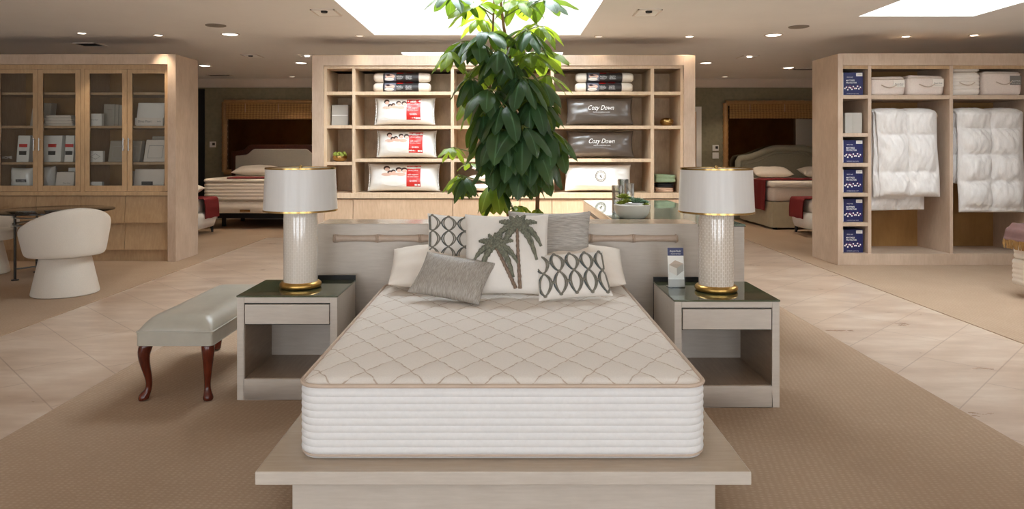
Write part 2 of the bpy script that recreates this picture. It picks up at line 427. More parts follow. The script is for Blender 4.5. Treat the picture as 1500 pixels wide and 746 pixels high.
def lettering(name, body, mat, parent, fn, width, height=None, shear=0.0, bold=0.0, align='CENTER', spacing=1.0, line=1.0):
    """flat letters; fn(x, z) maps text plane metres to local 3-D"""
    cu = bpy.data.curves.new(name, 'FONT'); cu.body = body; cu.align_x = align; cu.shear = shear; cu.size = 1; cu.offset = bold
    cu.space_character = spacing; cu.space_line = line; cu.resolution_u = 3
    tmp = bpy.data.objects.new('tmp_text', cu); COL.objects.link(tmp)
    dg = bpy.context.evaluated_depsgraph_get(); me = bpy.data.meshes.new_from_object(tmp.evaluated_get(dg))
    bpy.data.objects.remove(tmp); bpy.data.curves.remove(cu)
    xs = [v.co.x for v in me.vertices]; ys = [v.co.y for v in me.vertices]
    sx = width/(max(xs)-min(xs)); sy = sx if height is None else height/(max(ys)-min(ys))
    mx, my = (max(xs)+min(xs))/2, (max(ys)+min(ys))/2
    for v in me.vertices: v.co = Vector(fn((v.co.x-mx)*sx, (v.co.y-my)*sy))
    me.materials.clear(); me.materials.append(M[mat]); me.name = name
    o = bpy.data.objects.new(name, me); COL.objects.link(o); o.parent = parent
    return o

class Cushion:
    """two-sided stuffed pillow: width along x, height along z (0..h), front face towards -y"""
    def __init__(s, w, h, t, pinch=.06, p=2.6, q=.55, edge=.008, wr=0.0, seed=0):
        s.w, s.h, s.t, s.k, s.p, s.q, s.e, s.wr, s.seed = w, h, t, pinch, p, q, edge, wr, seed
    def pt(s, u, v, side=-1, off=0.0):
        """u,v in -1..1"""
        x = s.w/2*u*(1-s.k*(1-v*v)); z = s.h/2*v*(1-s.k*(1-u*u))+s.h/2
        d = max(0, (1-abs(u)**s.p))*max(0, (1-abs(v)**s.p))
        y = s.e/2+(s.t/2)*d**s.q
        if s.wr: y += s.wr*d**.3*(sin(9*u+3*v+s.seed)*.5+sin(5*v-7*u*v+s.seed*2)*.6+sin(17*u*v+11*u+s.seed)*.3)
        return (x, side*(y+off), z)
    def mesh(s, n=22):
        b = MB(); f = lambda a: sin(pi/2*(2*a-1))*.35+(2*a-1)*.65
        b.grid(lambda a, c: s.pt(f(a), f(c), -1), n, n); b.grid(lambda a, c: s.pt(f(a), f(c), 1), n, n)
        # close the seam
        k = n+1; loop = [i for i in range(k)]+[j*k+n for j in range(1, k)]+[n*k+i for i in range(n-1, -1, -1)]+[j*k for j in range(n-1, 0, -1)]
        o = k*k; m = len(loop)
        b.add([], []); 
        for i in range(m):
            a, c = loop[i], loop[(i+1) % m]; b.f.append([a, c, c+o, a+o]); b.mi.append(0)
        return b
    def patch(s, b, u0, u1, v0, v1, off, mi=0, n=10, side=-1):
        b.grid(lambda a, c: s.pt(u0+(u1-u0)*a, v0+(v1-v0)*c, side, off), n, max(2, n//2+1), mi)
    def disc(s, b, u, v, ru, rv, off, mi=0, n=12):
        vs = [s.pt(u, v, -1, off)]+[s.pt(u+ru*cos(2*pi*k/n), v+rv*sin(2*pi*k/n), -1, off) for k in range(n)]
        b.add(vs, [(0, 1+k, 1+(k+1) % n) for k in range(n)], mi)
# ================================================================ ROOM
CEIL = 2.86; BACKY = 14.62; FRONTY = -3.0; SIDE = 8.6
struct('floor', MB().box(-SIDE-.2, SIDE+.2, FRONTY-.2, BACKY+.2, -.12, 0), 'travertine')
CARP = .006
struct('floor_carpet', MB().box(-2.478, 2.485, FRONTY, 7.75, -.01, CARP), 'carpet')
struct('floor_carpet', MB().box(-SIDE, -3.86, FRONTY, BACKY, -.01, CARP), 'carpet')
struct('floor_carpet', MB().box(3.80, SIDE, FRONTY, BACKY, -.01, CARP), 'carpet')
struct('floor_carpet', MB().box(-3.86, 3.80, 11.6, BACKY, -.01, CARP), 'carpet')
struct('wall_back', MB().box(-SIDE-.2, SIDE+.2, BACKY, BACKY+.2, 0, CEIL), 'damask')
struct('wall_left', MB().box(-SIDE-.2, -SIDE, FRONTY, BACKY, 0, CEIL), 'beige_wall')
struct('wall_right', MB().box(SIDE, SIDE+.2, FRONTY, BACKY, 0, CEIL), 'beige_wall')
# shopfront behind the camera: four tall windows
b = MB(); xs = [-SIDE-.2, -6.3, -4.1, -2.9, -.7, .7, 2.9, 4.1, 6.3, SIDE+.2]
for i in range(0, len(xs)-1, 2): b.box(xs[i], xs[i+1], FRONTY-.2, FRONTY, 0, CEIL)
for i in range(1, len(xs)-1, 2):
    b.box(xs[i], xs[i+1], FRONTY-.2, FRONTY, 0, .25); b.box(xs[i], xs[i+1], FRONTY-.2, FRONTY, 2.6, CEIL)
struct('wall_front', b, 'beige_wall')
for k, i in enumerate(range(1, len(xs)-1, 2)):
    b = MB(); x0, x1 = xs[i], xs[i+1]
    for x in (x0, (x0+x1)/2-.03, x1-.06): b.box(x, x+.06, FRONTY-.14, FRONTY-.06, .25, 2.6)
    for z in (.25, 2.54): b.box(x0, x1, FRONTY-.14, FRONTY-.06, z, z+.06)
    struct(f'window_{k+1}', b, 'white_paint')
# ceiling: one plane with three skylight openings
SK = [(-1.64, .93, 5.6, 8.95), (3.79, 5.02, 4.6, 7.70), (-1.55, .85, 10.56, 11.3)]
rows = sorted({FRONTY-.2, BACKY+.2} | {y for s in SK for y in s[2:]})
b = MB()
for y0, y1 in zip(rows, rows[1:]):
    cuts = sorted((s[0], s[1]) for s in SK if s[2] <= y0+1e-6 and s[3] >= y1-1e-6)
    x = -SIDE-.2
    for a, c in cuts: b.box(x, a, y0, y1, CEIL, CEIL+.1); x = c
    b.box(x, SIDE+.2, y0, y1, CEIL, CEIL+.1)
struct('ceiling', b, 'ceiling')
# main light well: splayed shaft, its unseen roof aperture shaped to place the sun patch
TOP = 4.2; AP = (-1.24, .70, 5.75, 7.56)
def well(lo, hi, z0, z1, lid):
    b = MB(); t = .06
    A = [(lo[0], lo[2]), (lo[1], lo[2]), (lo[1], lo[3]), (lo[0], lo[3])]; B = [(hi[0], hi[2]), (hi[1], hi[2]), (hi[1], hi[3]), (hi[0], hi[3])]
    def ring(P, z, g):
        cx = sum(p[0] for p in P)/4; cy = sum(p[1] for p in P)/4
        return [(p[0]+g*(1 if p[0] > cx else -1), p[1]+g*(1 if p[1] > cy else -1), z) for p in P]
    vs = ring(A, z0, 0)+ring(B, z1, 0)+ring(A, z0, t)+ring(B, z1, t); fs = []
    for k in range(4):
        j = (k+1) % 4; fs += [(k, j, j+4, k+4), (k+8, k+12, j+12, j+8), (k, k+8, j+8, j), (k+4, j+4, j+12, k+12)]
    b.add(vs, fs)
    if lid: b.box(hi[0]-t, hi[1]+t, hi[2]-t, hi[3]+t, z1, z1+.05)  # opaque lid added to shut out the sun; area lamp lights the well
    return b
struct('ceiling_light_well', well(SK[0], AP, CEIL+.004, TOP, False), 'well_white')
b = MB().box(-SIDE-.2, AP[0], FRONTY-.2, BACKY+.2, TOP, TOP+.1).box(AP[1], SIDE+.2, FRONTY-.2, BACKY+.2, TOP, TOP+.1)
b.box(AP[0], AP[1], FRONTY-.2, AP[2], TOP, TOP+.1).box(AP[0], AP[1], AP[3], BACKY+.2, TOP, TOP+.1)
struct('ceiling_roof_deck', b, 'white_paint')
struct('ceiling_light_well', well(SK[1], (3.9, 4.9, 4.8, 7.5), CEIL+.004, 3.9, True), 'well_white')
struct('ceiling_light_well', well((-1.546, .846, 10.564, 11.296), (-1.546, .846, 10.564, 11.296), CEIL+.004, 3.5, True), 'well_white')
# crown along the back wall, white door casing, dark doorway
prof = [(BACKY, 2.86), (BACKY-.15, 2.86), (BACKY-.14, 2.83), (BACKY-.09, 2.79), (BACKY-.05, 2.73), (BACKY-.03, 2.70), (BACKY, 2.69)]
struct('trim_1', MB().prism(prof, 0, -SIDE, SIDE), 'crown', smooth=True)
b = MB().box(3.88, 3.98, BACKY-.04, BACKY, 0, 2.2).box(3.0, 3.98, BACKY-.04, BACKY, 2.2, 2.3).box(3.0, 3.1, BACKY-.04, BACKY, 0, 2.2)
struct('trim_2', b, 'white_paint')
struct('door_1', MB().box(3.1, 3.88, BACKY-.02, BACKY, 0, 2.2), 'door_wood')
struct('door_2', MB().box(-7.2, -6.14, BACKY-.03, BACKY, 0, 2.66), 'black')
# a baseboard between things on the back wall
struct('baseboard_back', MB().box(-6.14, 3.0, BACKY-.02, BACKY, 0, .14), 'crown')

# ---------------------------------------------------------------- lights of the place
def area(name, loc, rot, sx, sy, e, c=(1, 1, 1), spread=pi):
    l = bpy.data.lights.new(name, 'AREA'); l.shape = 'RECTANGLE'; l.size = sx; l.size_y = sy; l.energy = e; l.color = c; l.spread = spread
    o = bpy.data.objects.new(name, l); COL.objects.link(o); o.location = loc; o.rotation_euler = rot; return o
EW = 58; COOL = (.84, .92, 1.0)
for i in range(1, len(xs)-1, 2):
    x0, x1 = xs[i], xs[i+1]
    area('shopfront_daylight', ((x0+x1)/2, FRONTY-.19, 1.42), (pi/2, 0, 0), x1-x0, 2.3, EW, COOL)
for gx in (-4.6, 0, 4.6):   # added fill lamps outside, aimed up through the shopfront to brighten the ceiling
    area('ceiling_fill', (gx, FRONTY-1.6, .05), (pi-radians(38), 0, 0), 4.2, 2.4, 330, (.90, .95, 1))
area('skylight_daylight', ((AP[0]+AP[1])/2, (AP[2]+AP[3])/2, TOP+.02), (0, 0, 0), AP[1]-AP[0], AP[3]-AP[2], 240, COOL)
area('skylight_daylight', (4.4, 6.15, 3.88), (0, 0, 0), .98, 2.6, 130, COOL)
area('skylight_daylight', (-.35, 10.93, 3.48), (0, 0, 0), 2.3, .7, 110, COOL)
sun = bpy.data.lights.new('sun', 'SUN'); sun.energy = 8.5; sun.angle = .01; sun.color = (1, .95, .88)
so = bpy.data.objects.new('sun', sun); COL.objects.link(so)
so.rotation_euler = Vector((.263, .577, -1)).to_track_quat('-Z', 'Y').to_euler()
wd = bpy.data.worlds.new('sky'); SC.world = wd; wd.use_nodes = True
wd.node_tree.nodes['Background'].inputs[0].default_value = (.86, .93, 1, 1)
wd.node_tree.nodes['Background'].inputs[1].default_value = 2.2
SC.view_settings.view_transform = 'Standard'; SC.view_settings.look = 'None'
SC.view_settings.gamma = 1; SC.view_settings.use_curve_mapping = False
SC.view_settings.exposure = -0.35
SC.cycles.use_denoising = True
SC.cycles.max_bounces = 10; SC.cycles.diffuse_bounces = 8; SC.cycles.transparent_max_bounces = 16
SC.cycles.sample_clamp_indirect = 10

# ---------------------------------------------------------------- ceiling fittings
def ceil_at(px, py):
    Y = F*(CEIL-H)/(CY-py); return WX(px, Y), Y
WARM = (1, .83, .64)
def spot(x, y, e, ang=75, z=CEIL-.03):
    l = bpy.data.lights.new('lamp_beam', 'SPOT'); l.energy = e; l.spot_size = radians(ang); l.spot_blend = .6; l.color = WARM; l.shadow_soft_size = .05
    o = bpy.data.objects.new('lamp_beam', l); COL.objects.link(o); o.location = (x, y, z); return o
DL = [ # px, py, radius, lit, energy, label
 (337, 50, .115, 1, 22, 'bright round downlight left of the big skylight, nearest the round speaker'),
 (1133, 51, .115, 1, 22, 'bright round downlight between the big skylight and the right hand skylight'),
 (120, 48, .06, 1, 50, 'small lit eyeball downlight above the glass door cabinet, further left of two'),
 (232, 51, .06, 1, 50, 'small lit eyeball downlight above the right end of the glass door cabinet'),
 (527, 52, .06, 0, 10, 'small dim downlight at the left corner of the big skylight'),
 (877, 53, .06, 0, 10, 'small dim downlight at the right corner of the big skylight'),
 (1010, 53, .06, 1, 26, 'small lit downlight above the right end of the open bookcase'),
 (1327, 53, .06, 1, 44, 'small lit downlight below the right skylight, left of its pair'),
 (1427, 51, .06, 1, 44, 'small lit downlight below the right skylight, right of its pair'),
 (300, 96, .11, 1, 105, 'lit round downlight just beyond the end of the glass door cabinet'),
 (441, 92, .11, 1, 60, 'lit round downlight just left of the top of the open bookcase'),
 (1034, 92, .11, 1, 60, 'lit round downlight just right of the top of the open bookcase'),
 (1155, 99, .11, 1, 105, 'lit round downlight over the sage headboard bed, beside a ceiling vent'),
 (428, 112, .07, 0, 45, 'faint far downlight near the crown moulding above the dark wood bed'),
 (1062, 112, .07, 0, 45, 'faint far downlight near the crown moulding above the sage bed'),
]
for px, py, r, lit, e, lab in DL:
    x, y = ceil_at(px, py)
    d = thing('downlight', lab, 'ceiling light', (x, y, CEIL), 'recessed round downlights')
    build('trim_ring', MB().lathe([(r*.78, .004), (r*.78, -.004), (r*.9, -.010), (r, -.008), (r, .001)], (x, y, CEIL), 28), 'crown', d, smooth=True)
    build('lamp_lens', MB().lathe([(.001, -.012), (r*.5, -.011), (r*.78, -.004)], (x, y, CEIL), 24), 'lens' if lit else 'lens_dim', d, smooth=True)
    spot(x, y, e, 110 if r > .1 else 75)
SQ = [(478, 18, 0, 'square recessed wall washer left of the big skylight, nearest the camera'),
      (948, 18, 0, 'square recessed wall washer right of the big skylight, nearest the camera'),
      (370, 82, 0, 'square recessed wall washer far back, left of the open bookcase'),
      (1095, 83, 1, 'square recessed wall washer far back right, with its lamp lit'),
      (452, 82, 1, 'square recessed wall washer partly behind the bookcase top corner')]
for px, py, lit, lab in SQ:
    x, y = ceil_at(px, py); s = .125; sy = .17
    d = thing('square_downlight', lab, 'ceiling light', (x, y, CEIL), 'square recessed wall washers')
    b = MB()
    for a in (((x-s, x+s), (y-sy, y-sy+.014)), ((x-s, x+s), (y+sy-.014, y+sy)), ((x-s, x-s+.014), (y-sy, y+sy)), ((x+s-.014, x+s), (y-sy, y+sy))):
        b.box(*a[0], *a[1], CEIL-.012, CEIL)
    build('trim_frame', b, 'crown', d)
    # sloped white reflector
    build('reflector', MB().add([(x-s+.014, y-sy+.014, CEIL-.003), (x+s-.014, y-sy+.014, CEIL-.003), (x+s-.014, y+sy-.014, CEIL-.010), (x-s+.014, y+sy-.014, CEIL-.010)], [(0, 1, 2, 3)]), 'white_paint', d)
    build('lamp_head', MB().lathe([(.001, -.022), (.032, -.022), (.036, -.004)], (x, y-sy*.5, CEIL), 16), 'lens' if lit else 'black', d, smooth=True)
for px, py, lab in ((316, 37, 'round grey ceiling speaker left of the big skylight'), (1170, 39, 'round grey ceiling speaker beside the right hand skylight')):
    x, y = ceil_at(px, py)
    d = thing('ceiling_speaker', lab, 'speaker', (x, y, CEIL), 'flush ceiling speakers')
    build('grille', MB().lathe([(.001, -.008), (.095, -.008), (.105, -.006)], (x, y, CEIL), 28), 'grille', d, smooth=True)
    build('rim', MB().lathe([(.103, -.006), (.108, -.009), (.115, -.006), (.115, .001)], (x, y, CEIL), 28), 'grille', d, smooth=True)
for px, py, sx, sy, lab in ((132, 65, .16, .16, 'dark slotted ceiling vent above the glass door cabinet'), (322, 110, .22, .12, 'long ceiling vent over the dark wood bed'), (1182, 101, .28, .10, 'long ceiling vent over the sage headboard bed')):
    x, y = ceil_at(px, py)
    d = thing('ceiling_vent', lab, 'vent', (x, y, CEIL), 'ceiling air vents')
    b = MB()
    for a in (((x-sx, x+sx), (y-sy, y-sy+.02)), ((x-sx, x+sx), (y+sy-.02, y+sy)), ((x-sx, x-sx+.02), (y-sy, y+sy)), ((x+sx-.02, x+sx), (y-sy, y+sy))): b.box(*a[0], *a[1], CEIL-.010, CEIL)
    build('vent_frame', b, 'crown', d)
    build('vent_backing', MB().box(x-sx+.01, x+sx-.01, y-sy+.01, y+sy-.01, CEIL-.003, CEIL), 'black', d)
    for k in range(5):
        yy = y-sy+.03+k*(2*sy-.06)/5
        build('vent_slat', MB().box(x-sx+.02, x+sx-.02, yy, yy+.012, CEIL-.008, CEIL-.003), 'gunmetal', d)
# ================================================================ HERO BED
bed = thing('platform_bed', 'greige platform bed with wide ledge and low panel headboard trimmed with bamboo', 'bed', (0, 3.6, 0))
PT = .283
build('platform_top', MB().box(-.892, .873, 2.546, 4.652, PT-.047, PT), ['greige'], bed, bevel=.004)
# ledge surface is a touch warmer: thin veneer laid on the plate
build('platform_veneer', MB().box(-.888, .869, 2.550, 4.650, PT-.002, PT+.0012), 'greige_top', bed)
build('platform_base', MB().box(-.775, .760, 2.60, 4.652, CARP, PT-.047), 'greige', bed, bevel=.003)
HBZ = .947
build('headboard', MB().box(-1.222, 1.247, 4.65, 4.945, CARP, HBZ), 'greige', bed, bevel=.004)
build('headboard_cap', MB().box(-1.219, 1.244, 4.653, 4.942, HBZ-.001, HBZ+.0015), 'greige_top', bed)
# bamboo moulding: node rings every .275 m
zb, x0, x1 = .853, -1.117, 1.112; pts, rs = [], []
nodes = [x0+.012+i*.2755 for i in range(9)]
xs2 = [x0]
for a, c in zip(nodes, nodes[1:]):
    xs2 += [a-.010, a-.006, a, a+.006, a+.010, a+.03, (a+c)/2, c-.03]
xs2 += [nodes[-1]-.006, nodes[-1], x1]
for x in sorted(set(round(v, 4) for v in xs2)):
    d = min(abs(x-n) for n in nodes); pts.append((x, 4.643, zb)); rs.append(.030 if d < .001 else .0225 if d < .008 else .0275 if d < .012 else .023 if d < .05 else .0195)
build('bamboo_moulding', MB().tube(pts, rs, 14), 'bamboo_grey', bed, smooth=60)

mat = thing('mattress', 'white mattress with quilted top and ribbed border on the platform bed', 'mattress', (-.0125, 3.63, PT))
mx0, mx1, my0, my1 = -.774, .749, 2.635, 4.64; MZ0, MZ1 = PT+.0025, .556
prof = [(MZ0, .030), (MZ0+.004, .012), (MZ0+.016, .006), (MZ0+.020, .010)]
nb = 9; hz = (MZ1-.012-(MZ0+.020))/nb
for k in range(nb):
    for q in (.15, .5, .85, 1.0):
        prof.append((MZ0+.020+hz*(k+q), .006-.0045*sin(pi*min(q, 1))**.6 + (.003 if k == nb-1 and q == 1 else 0)))
prof += [(MZ1, .010)]
build('ribbed_border', MB().rrect_loft(mx0, mx1, my0, my1, .085, prof, 10), 'mattress_side', mat, smooth=70)
def rr_path(x0, x1, y0, y1, r, z, seg=10):
    out = []
    for cx, cy, st in ((x1-r, y0+r, -pi/2), (x1-r, y1-r, 0), (x0+r, y1-r, pi/2), (x0+r, y0+r, pi)):
        for k in range(seg+1):
            q = st+pi/2*k/seg; out.append((cx+r*cos(q), cy+r*sin(q), z))
    return out
build('top_piping', MB().tube(rr_path(mx0+.004, mx1-.004, my0+.004, my1-.004, .083, MZ1+.002), .008, 8, closed=True), 'piping', mat, smooth=True)
build('bottom_piping', MB().tube(rr_path(mx0+.006, mx1-.006, my0+.006, my1-.006, .083, MZ0+.016), .004, 6, closed=True), 'piping', mat, smooth=True)
# quilted panel: real relief, diamond cells between wavy stitch lines
def rr_inside(a, c, ins, r):
    """map a,c in 0..1 to the rounded rectangle"""
    X0, X1, Y0, Y1 = mx0+ins, mx1-ins, my0+ins, my1-ins
    x = X0+(X1-X0)*a; y = Y0+(Y1-Y0)*c
    for sx, cx in ((-1, X0+r), (1, X1-r)):
        for sy, cy in ((-1, Y0+r), (1, Y1-r)):
            if (x-cx)*sx > 0 and (y-cy)*sy > 0:
                dx, dy = (x-cx)/r, (y-cy)/r; m = max(abs(dx), abs(dy)); L = sqrt(dx*dx+dy*dy)
                if L > 1e-6: x = cx+dx/L*m*r; y = cy+dy/L*m*r
    return x, y
def quilt(a, c):
    x, y = rr_inside(a, c, .008, .08)
    p, q = (x+.0125)/QX+(y-3.63)/QY, (x+.0125)/QX-(y-3.63)/QY
    p1 = p+.016*sin(4*pi*q); q1 = q+.016*sin(4*pi*p)
    h = (abs(sin(pi*p1))*abs(sin(pi*q1)))**.5
    e = min(a*(mx1-mx0), (1-a)*(mx1-mx0), c*(my1-my0), (1-c)*(my1-my0))
    edge = min(1, e/.05); dome = min(1, e/.20)
    return (x, y, MZ1+.001+.010*sin(pi/2*edge)+.009*sin(pi/2*dome)+.009*h*edge)
build('quilted_top', MB().grid(quilt, 170, 230), 'quilt', mat, smooth=True)
MT = .578   # mattress top

# ---------------------------------------------------------------- nightstands
def nightstand(x0, x1, y0, y1, lab, inner):
    n = thing('nightstand', lab, 'nightstand', ((x0+x1)/2, (y0+y1)/2, CARP), 'pair of bedside nightstands')
    T = .590; st = .040
    b = MB().box(x0, x0+st, y0, y1, CARP, T).box(x1-st, x1, y0, y1, CARP, T).box(x0+st, x1-st, y0, y1, .557, T).box(x0+st, x1-st, y0, y1, CARP, .125)
    build('carcass', b, 'greige', n, bevel=.0025)
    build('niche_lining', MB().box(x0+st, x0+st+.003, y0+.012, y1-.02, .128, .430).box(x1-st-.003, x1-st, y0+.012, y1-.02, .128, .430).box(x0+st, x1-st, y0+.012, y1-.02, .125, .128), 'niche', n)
    build('back_board', MB().box(x0+st, x1-st, y1-.02, y1-.008, .125, .557), 'greige', n)
    dr = build('drawer', MB().box(x0+st+.006, x1-st-.006, y0-.003, y0+.020, .438, .549).box(x0+st+.01, x1-st-.01, y0+.020, y1-.03, .440, .540), 'greige', n, bevel=.002)
    build('drawer_gap_shade', MB().box(x0+st, x1-st, y0+.016, y0+.019, .431, .557), 'black', n)  # black sheet paints in the shade round the drawer front
    build('glass_top', MB().box(x0-.003, x1+.003, y0-.004, y1+.005, T, T+.010), 'olive_glass', n, bevel=.003)
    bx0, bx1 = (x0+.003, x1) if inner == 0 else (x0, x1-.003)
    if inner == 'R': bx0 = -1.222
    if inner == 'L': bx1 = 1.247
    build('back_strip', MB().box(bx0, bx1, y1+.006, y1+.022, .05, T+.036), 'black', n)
    return n
nightstand(-1.527, -.957, 4.07, 4.565, 'open nightstand left of the bed, drawer over an empty niche, glass top', 'R')
nightstand(.929, 1.509, 3.95, 4.50, 'open nightstand right of the bed with a leaflet stand on its glass top', 'L')
NT_Z = .6008

# ---------------------------------------------------------------- table lamps
def lamp(x, y, lab, body_mat):
    L = thing('table_lamp', lab, 'lamp', (x, y, NT_Z), 'pair of white and gold table lamps')
    z = NT_Z; c = (x, y, z)
    build('gilded_base', MB().lathe([(.001, 0), (.112, 0), (.121, .006), (.124, .016), (.121, .026), (.113, .033), (.106, .036), (.001, .036)], c, 48), 'gold_leaf', L, smooth=True)
    build('ceramic_body', MB().lathe([(.10, .036), (.1005, .06), (.1005, .42), (.099, .442), (.094, .450), (.03, .452)], c, 64), body_mat, L, smooth=True)
    build('neck', MB().lathe([(.03, .450), (.026, .458), (.012, .462), (.012, .500), (.018, .505), (.018, .545), (.001, .547)], c, 20), 'gold', L, smooth=True)
    sh = build('drum_shade', MB().lathe([(.2175, .462), (.2055, .716), (.2030, .716), (.2150, .462), (.2175, .462)], c, 72), 'shade', L, smooth=True)
    build('shade_rim', MB().lathe([(.2180, .459), (.2195, .460), (.2190, .470), (.2165, .470), (.2165, .459), (.2180, .459)], c, 72), 'gold', sh, smooth=True)
    build('shade_rim', MB().lathe([(.2065, .710), (.2075, .711), (.2070, .721), (.2040, .721), (.2040, .711), (.2065, .710)], c, 72), 'gold', sh, smooth=True)
    hb = MB()
    for k in range(3):
        a = 2*pi*k/3+.5; hb.tube([(x, y, z+.705), (x+.205*cos(a), y+.205*sin(a), z+.708)], .0025, 6)
    build('shade_spider', hb, 'gold', sh, smooth=True)
    build('harp', MB().tube([(x+.05*sin(pi*k/16)*(1 if k else 1)*1.0, y, z+.52+.19*k/16) for k in range(17)], .0025, 6), 'gold', L, smooth=True)
    build('finial', MB().lathe([(.001, .700), (.006, .702), (.006, .712), (.010, .716), (.011, .724), (.007, .732), (.001, .735)], c, 16), 'gold', L, smooth=True)
    return L
lamp(WX(440.5, 4.33), 4.33, 'table lamp with scale patterned pearl body on the left nightstand', 'scale_hex')
lamp(WX(1049, 4.22), 4.22, 'table lamp with dash patterned cream body on the right nightstand', 'scale_dash')

# leaflet stand
lx0, lx1, ly = .975, 1.075, 4.30; xc = (lx0+lx1)/2
ls = thing('leaflet_stand', 'small acrylic stand with mattress leaflet on the right nightstand', 'brochure holder', (xc, ly, NT_Z))
ZL = .835; g = lambda z: ly+(z-NT_Z)*.16           # leans back
def slab(b, x0, x1, z0, z1, th, off=0, mi=0):
    return b.add([(x0, g(z0)+off, z0), (x1, g(z0)+off, z0), (x1, g(z1)+off, z1), (x0, g(z1)+off, z1), (x0, g(z0)+off+th, z0), (x1, g(z0)+off+th, z0), (x1, g(z1)+off+th, z1), (x0, g(z1)+off+th, z1)],
          [(0, 1, 2, 3), (7, 6, 5, 4), (0, 4, 5, 1), (1, 5, 6, 2), (2, 6, 7, 3), (3, 7, 4, 0)], mi)
build('acrylic_holder', MB().box(lx0, lx1, ly-.005, ly+.07, NT_Z, NT_Z+.003).box(lx0, lx1, ly-.008, ly-.005, NT_Z, NT_Z+.14), 'acrylic', ls)
lf = build('leaflet', slab(MB(), lx0+.002, lx1-.002, NT_Z+.004, ZL, .004), 'card_white', ls)
build('navy_header', slab(MB(), lx0+.002, lx1-.002, ZL-.047, ZL, .001, -.0012), 'navy', lf)
build('grey_footer', slab(MB(), lx0+.002, lx1-.002, NT_Z+.004, NT_Z+.048, .001, -.0012), 'card_grey', lf)
lettering('leaflet_title', 'Royal-Pedic', 'white_ink', lf, lambda x, z: (x, g(ZL-.021+z)-ly-.0022, ZL-.021+z-NT_Z), .070, shear=.3)
lettering('leaflet_title', 'ORGANIC MATTRESS', 'white_ink', lf, lambda x, z: (x, g(ZL-.036+z)-ly-.0022, ZL-.036+z-NT_Z), .060)
mb = MB()
zc = NT_Z+.115
def q4(pts, mi): mb.add([(xc+px, g(zc+pz)-.0016, zc+pz) for px, pz in pts], [(0, 1, 2, 3)], mi)
q4([(-.042, .018), (.004, -.002), (.044, .026), (-.004, .046)], 0)
q4([(-.042, .018), (-.042, -.022), (.004, -.046), (.004, -.002)], 1)
q4([(.004, -.002), (.004, -.046), (.044, -.016), (.044, .026)], 2)
build('mattress_picture', mb, ['piping', 'linen', 'card_grey'], lf)

# ---------------------------------------------------------------- bench
bn = thing('bench', 'long silver grey leather bench with dark cabriole legs beside the left nightstand', 'bench', (-1.865, 4.6, CARP))
bx0, bx1, by0, by1 = -2.082, -1.650, 4.03, 5.13
def cush(a, c):
    x = bx0+.004+(bx1-bx0-.008)*a; y = by0+.004+(by1-by0-.008)*c
    ex = min(a, 1-a)*(bx1-bx0); ey = min(c, 1-c)*(by1-by0)
    f = (1-max(0, 1-ex/.12)**2.4)*(1-max(0, 1-ey/.12)**2.4)
    return (x, y, .402+.082*max(f, 0)**.62)
fa = lambda a: .5-.5*cos(pi*a)
build('seat_cushion', MB().grid(lambda a, c: cush(fa(a), fa(c)), 28, 44).box(bx0+.004, bx1-.004, by0+.004, by1-.004, .385, .402), 'leather', bn, smooth=True)
build('seat_frame', MB().rrect_loft(bx0, bx1, by0, by1, .02, [(.325, .006), (.330, 0), (.398, 0), (.403, .006)], 5), 'leather', bn, smooth=True)
build('welt', MB().tube(rr_path(bx0, bx1, by0, by1, .02, .402, 5), .005, 8, closed=True), 'leather', bn, smooth=True)
build('welt', MB().tube(rr_path(bx0+.002, bx1-.002, by0+.002, by1-.002, .02, .327, 5), .004, 8, closed=True), 'leather', bn, smooth=True)
def cab_leg(x, y, dx, dy):
    """cabriole: bold knee outwards, slim ankle, pad foot turned out"""
    P = [(0, .335, .036), (.006, .315, .038), (.014, .28, .036), (.013, .24, .031), (.006, .19, .025), (-.003, .14, .0205), (-.007, .10, .0175), (-.004, .065, .018), (.006, .042, .024), (.014, .026, .030), (.016, .014, .029), (.014, .008, .024)]
    pts = [(x+dx*o*1.25, y+dy*o*.6, z) for o, z, r in P]
    return MB().tube(pts, [r for _, _, r in P], 14)
for x, y, dx, dy in ((bx0+.045, by0+.045, -1, -1), (bx1-.045, by0+.045, .35, -1), (bx0+.045, by1-.045, -1, 1), (bx1-.045, by1-.045, .6, 1)):
    build('cabriole_leg', cab_leg(x, y, dx, dy), 'mahogany', bn, smooth=True, sub=1)

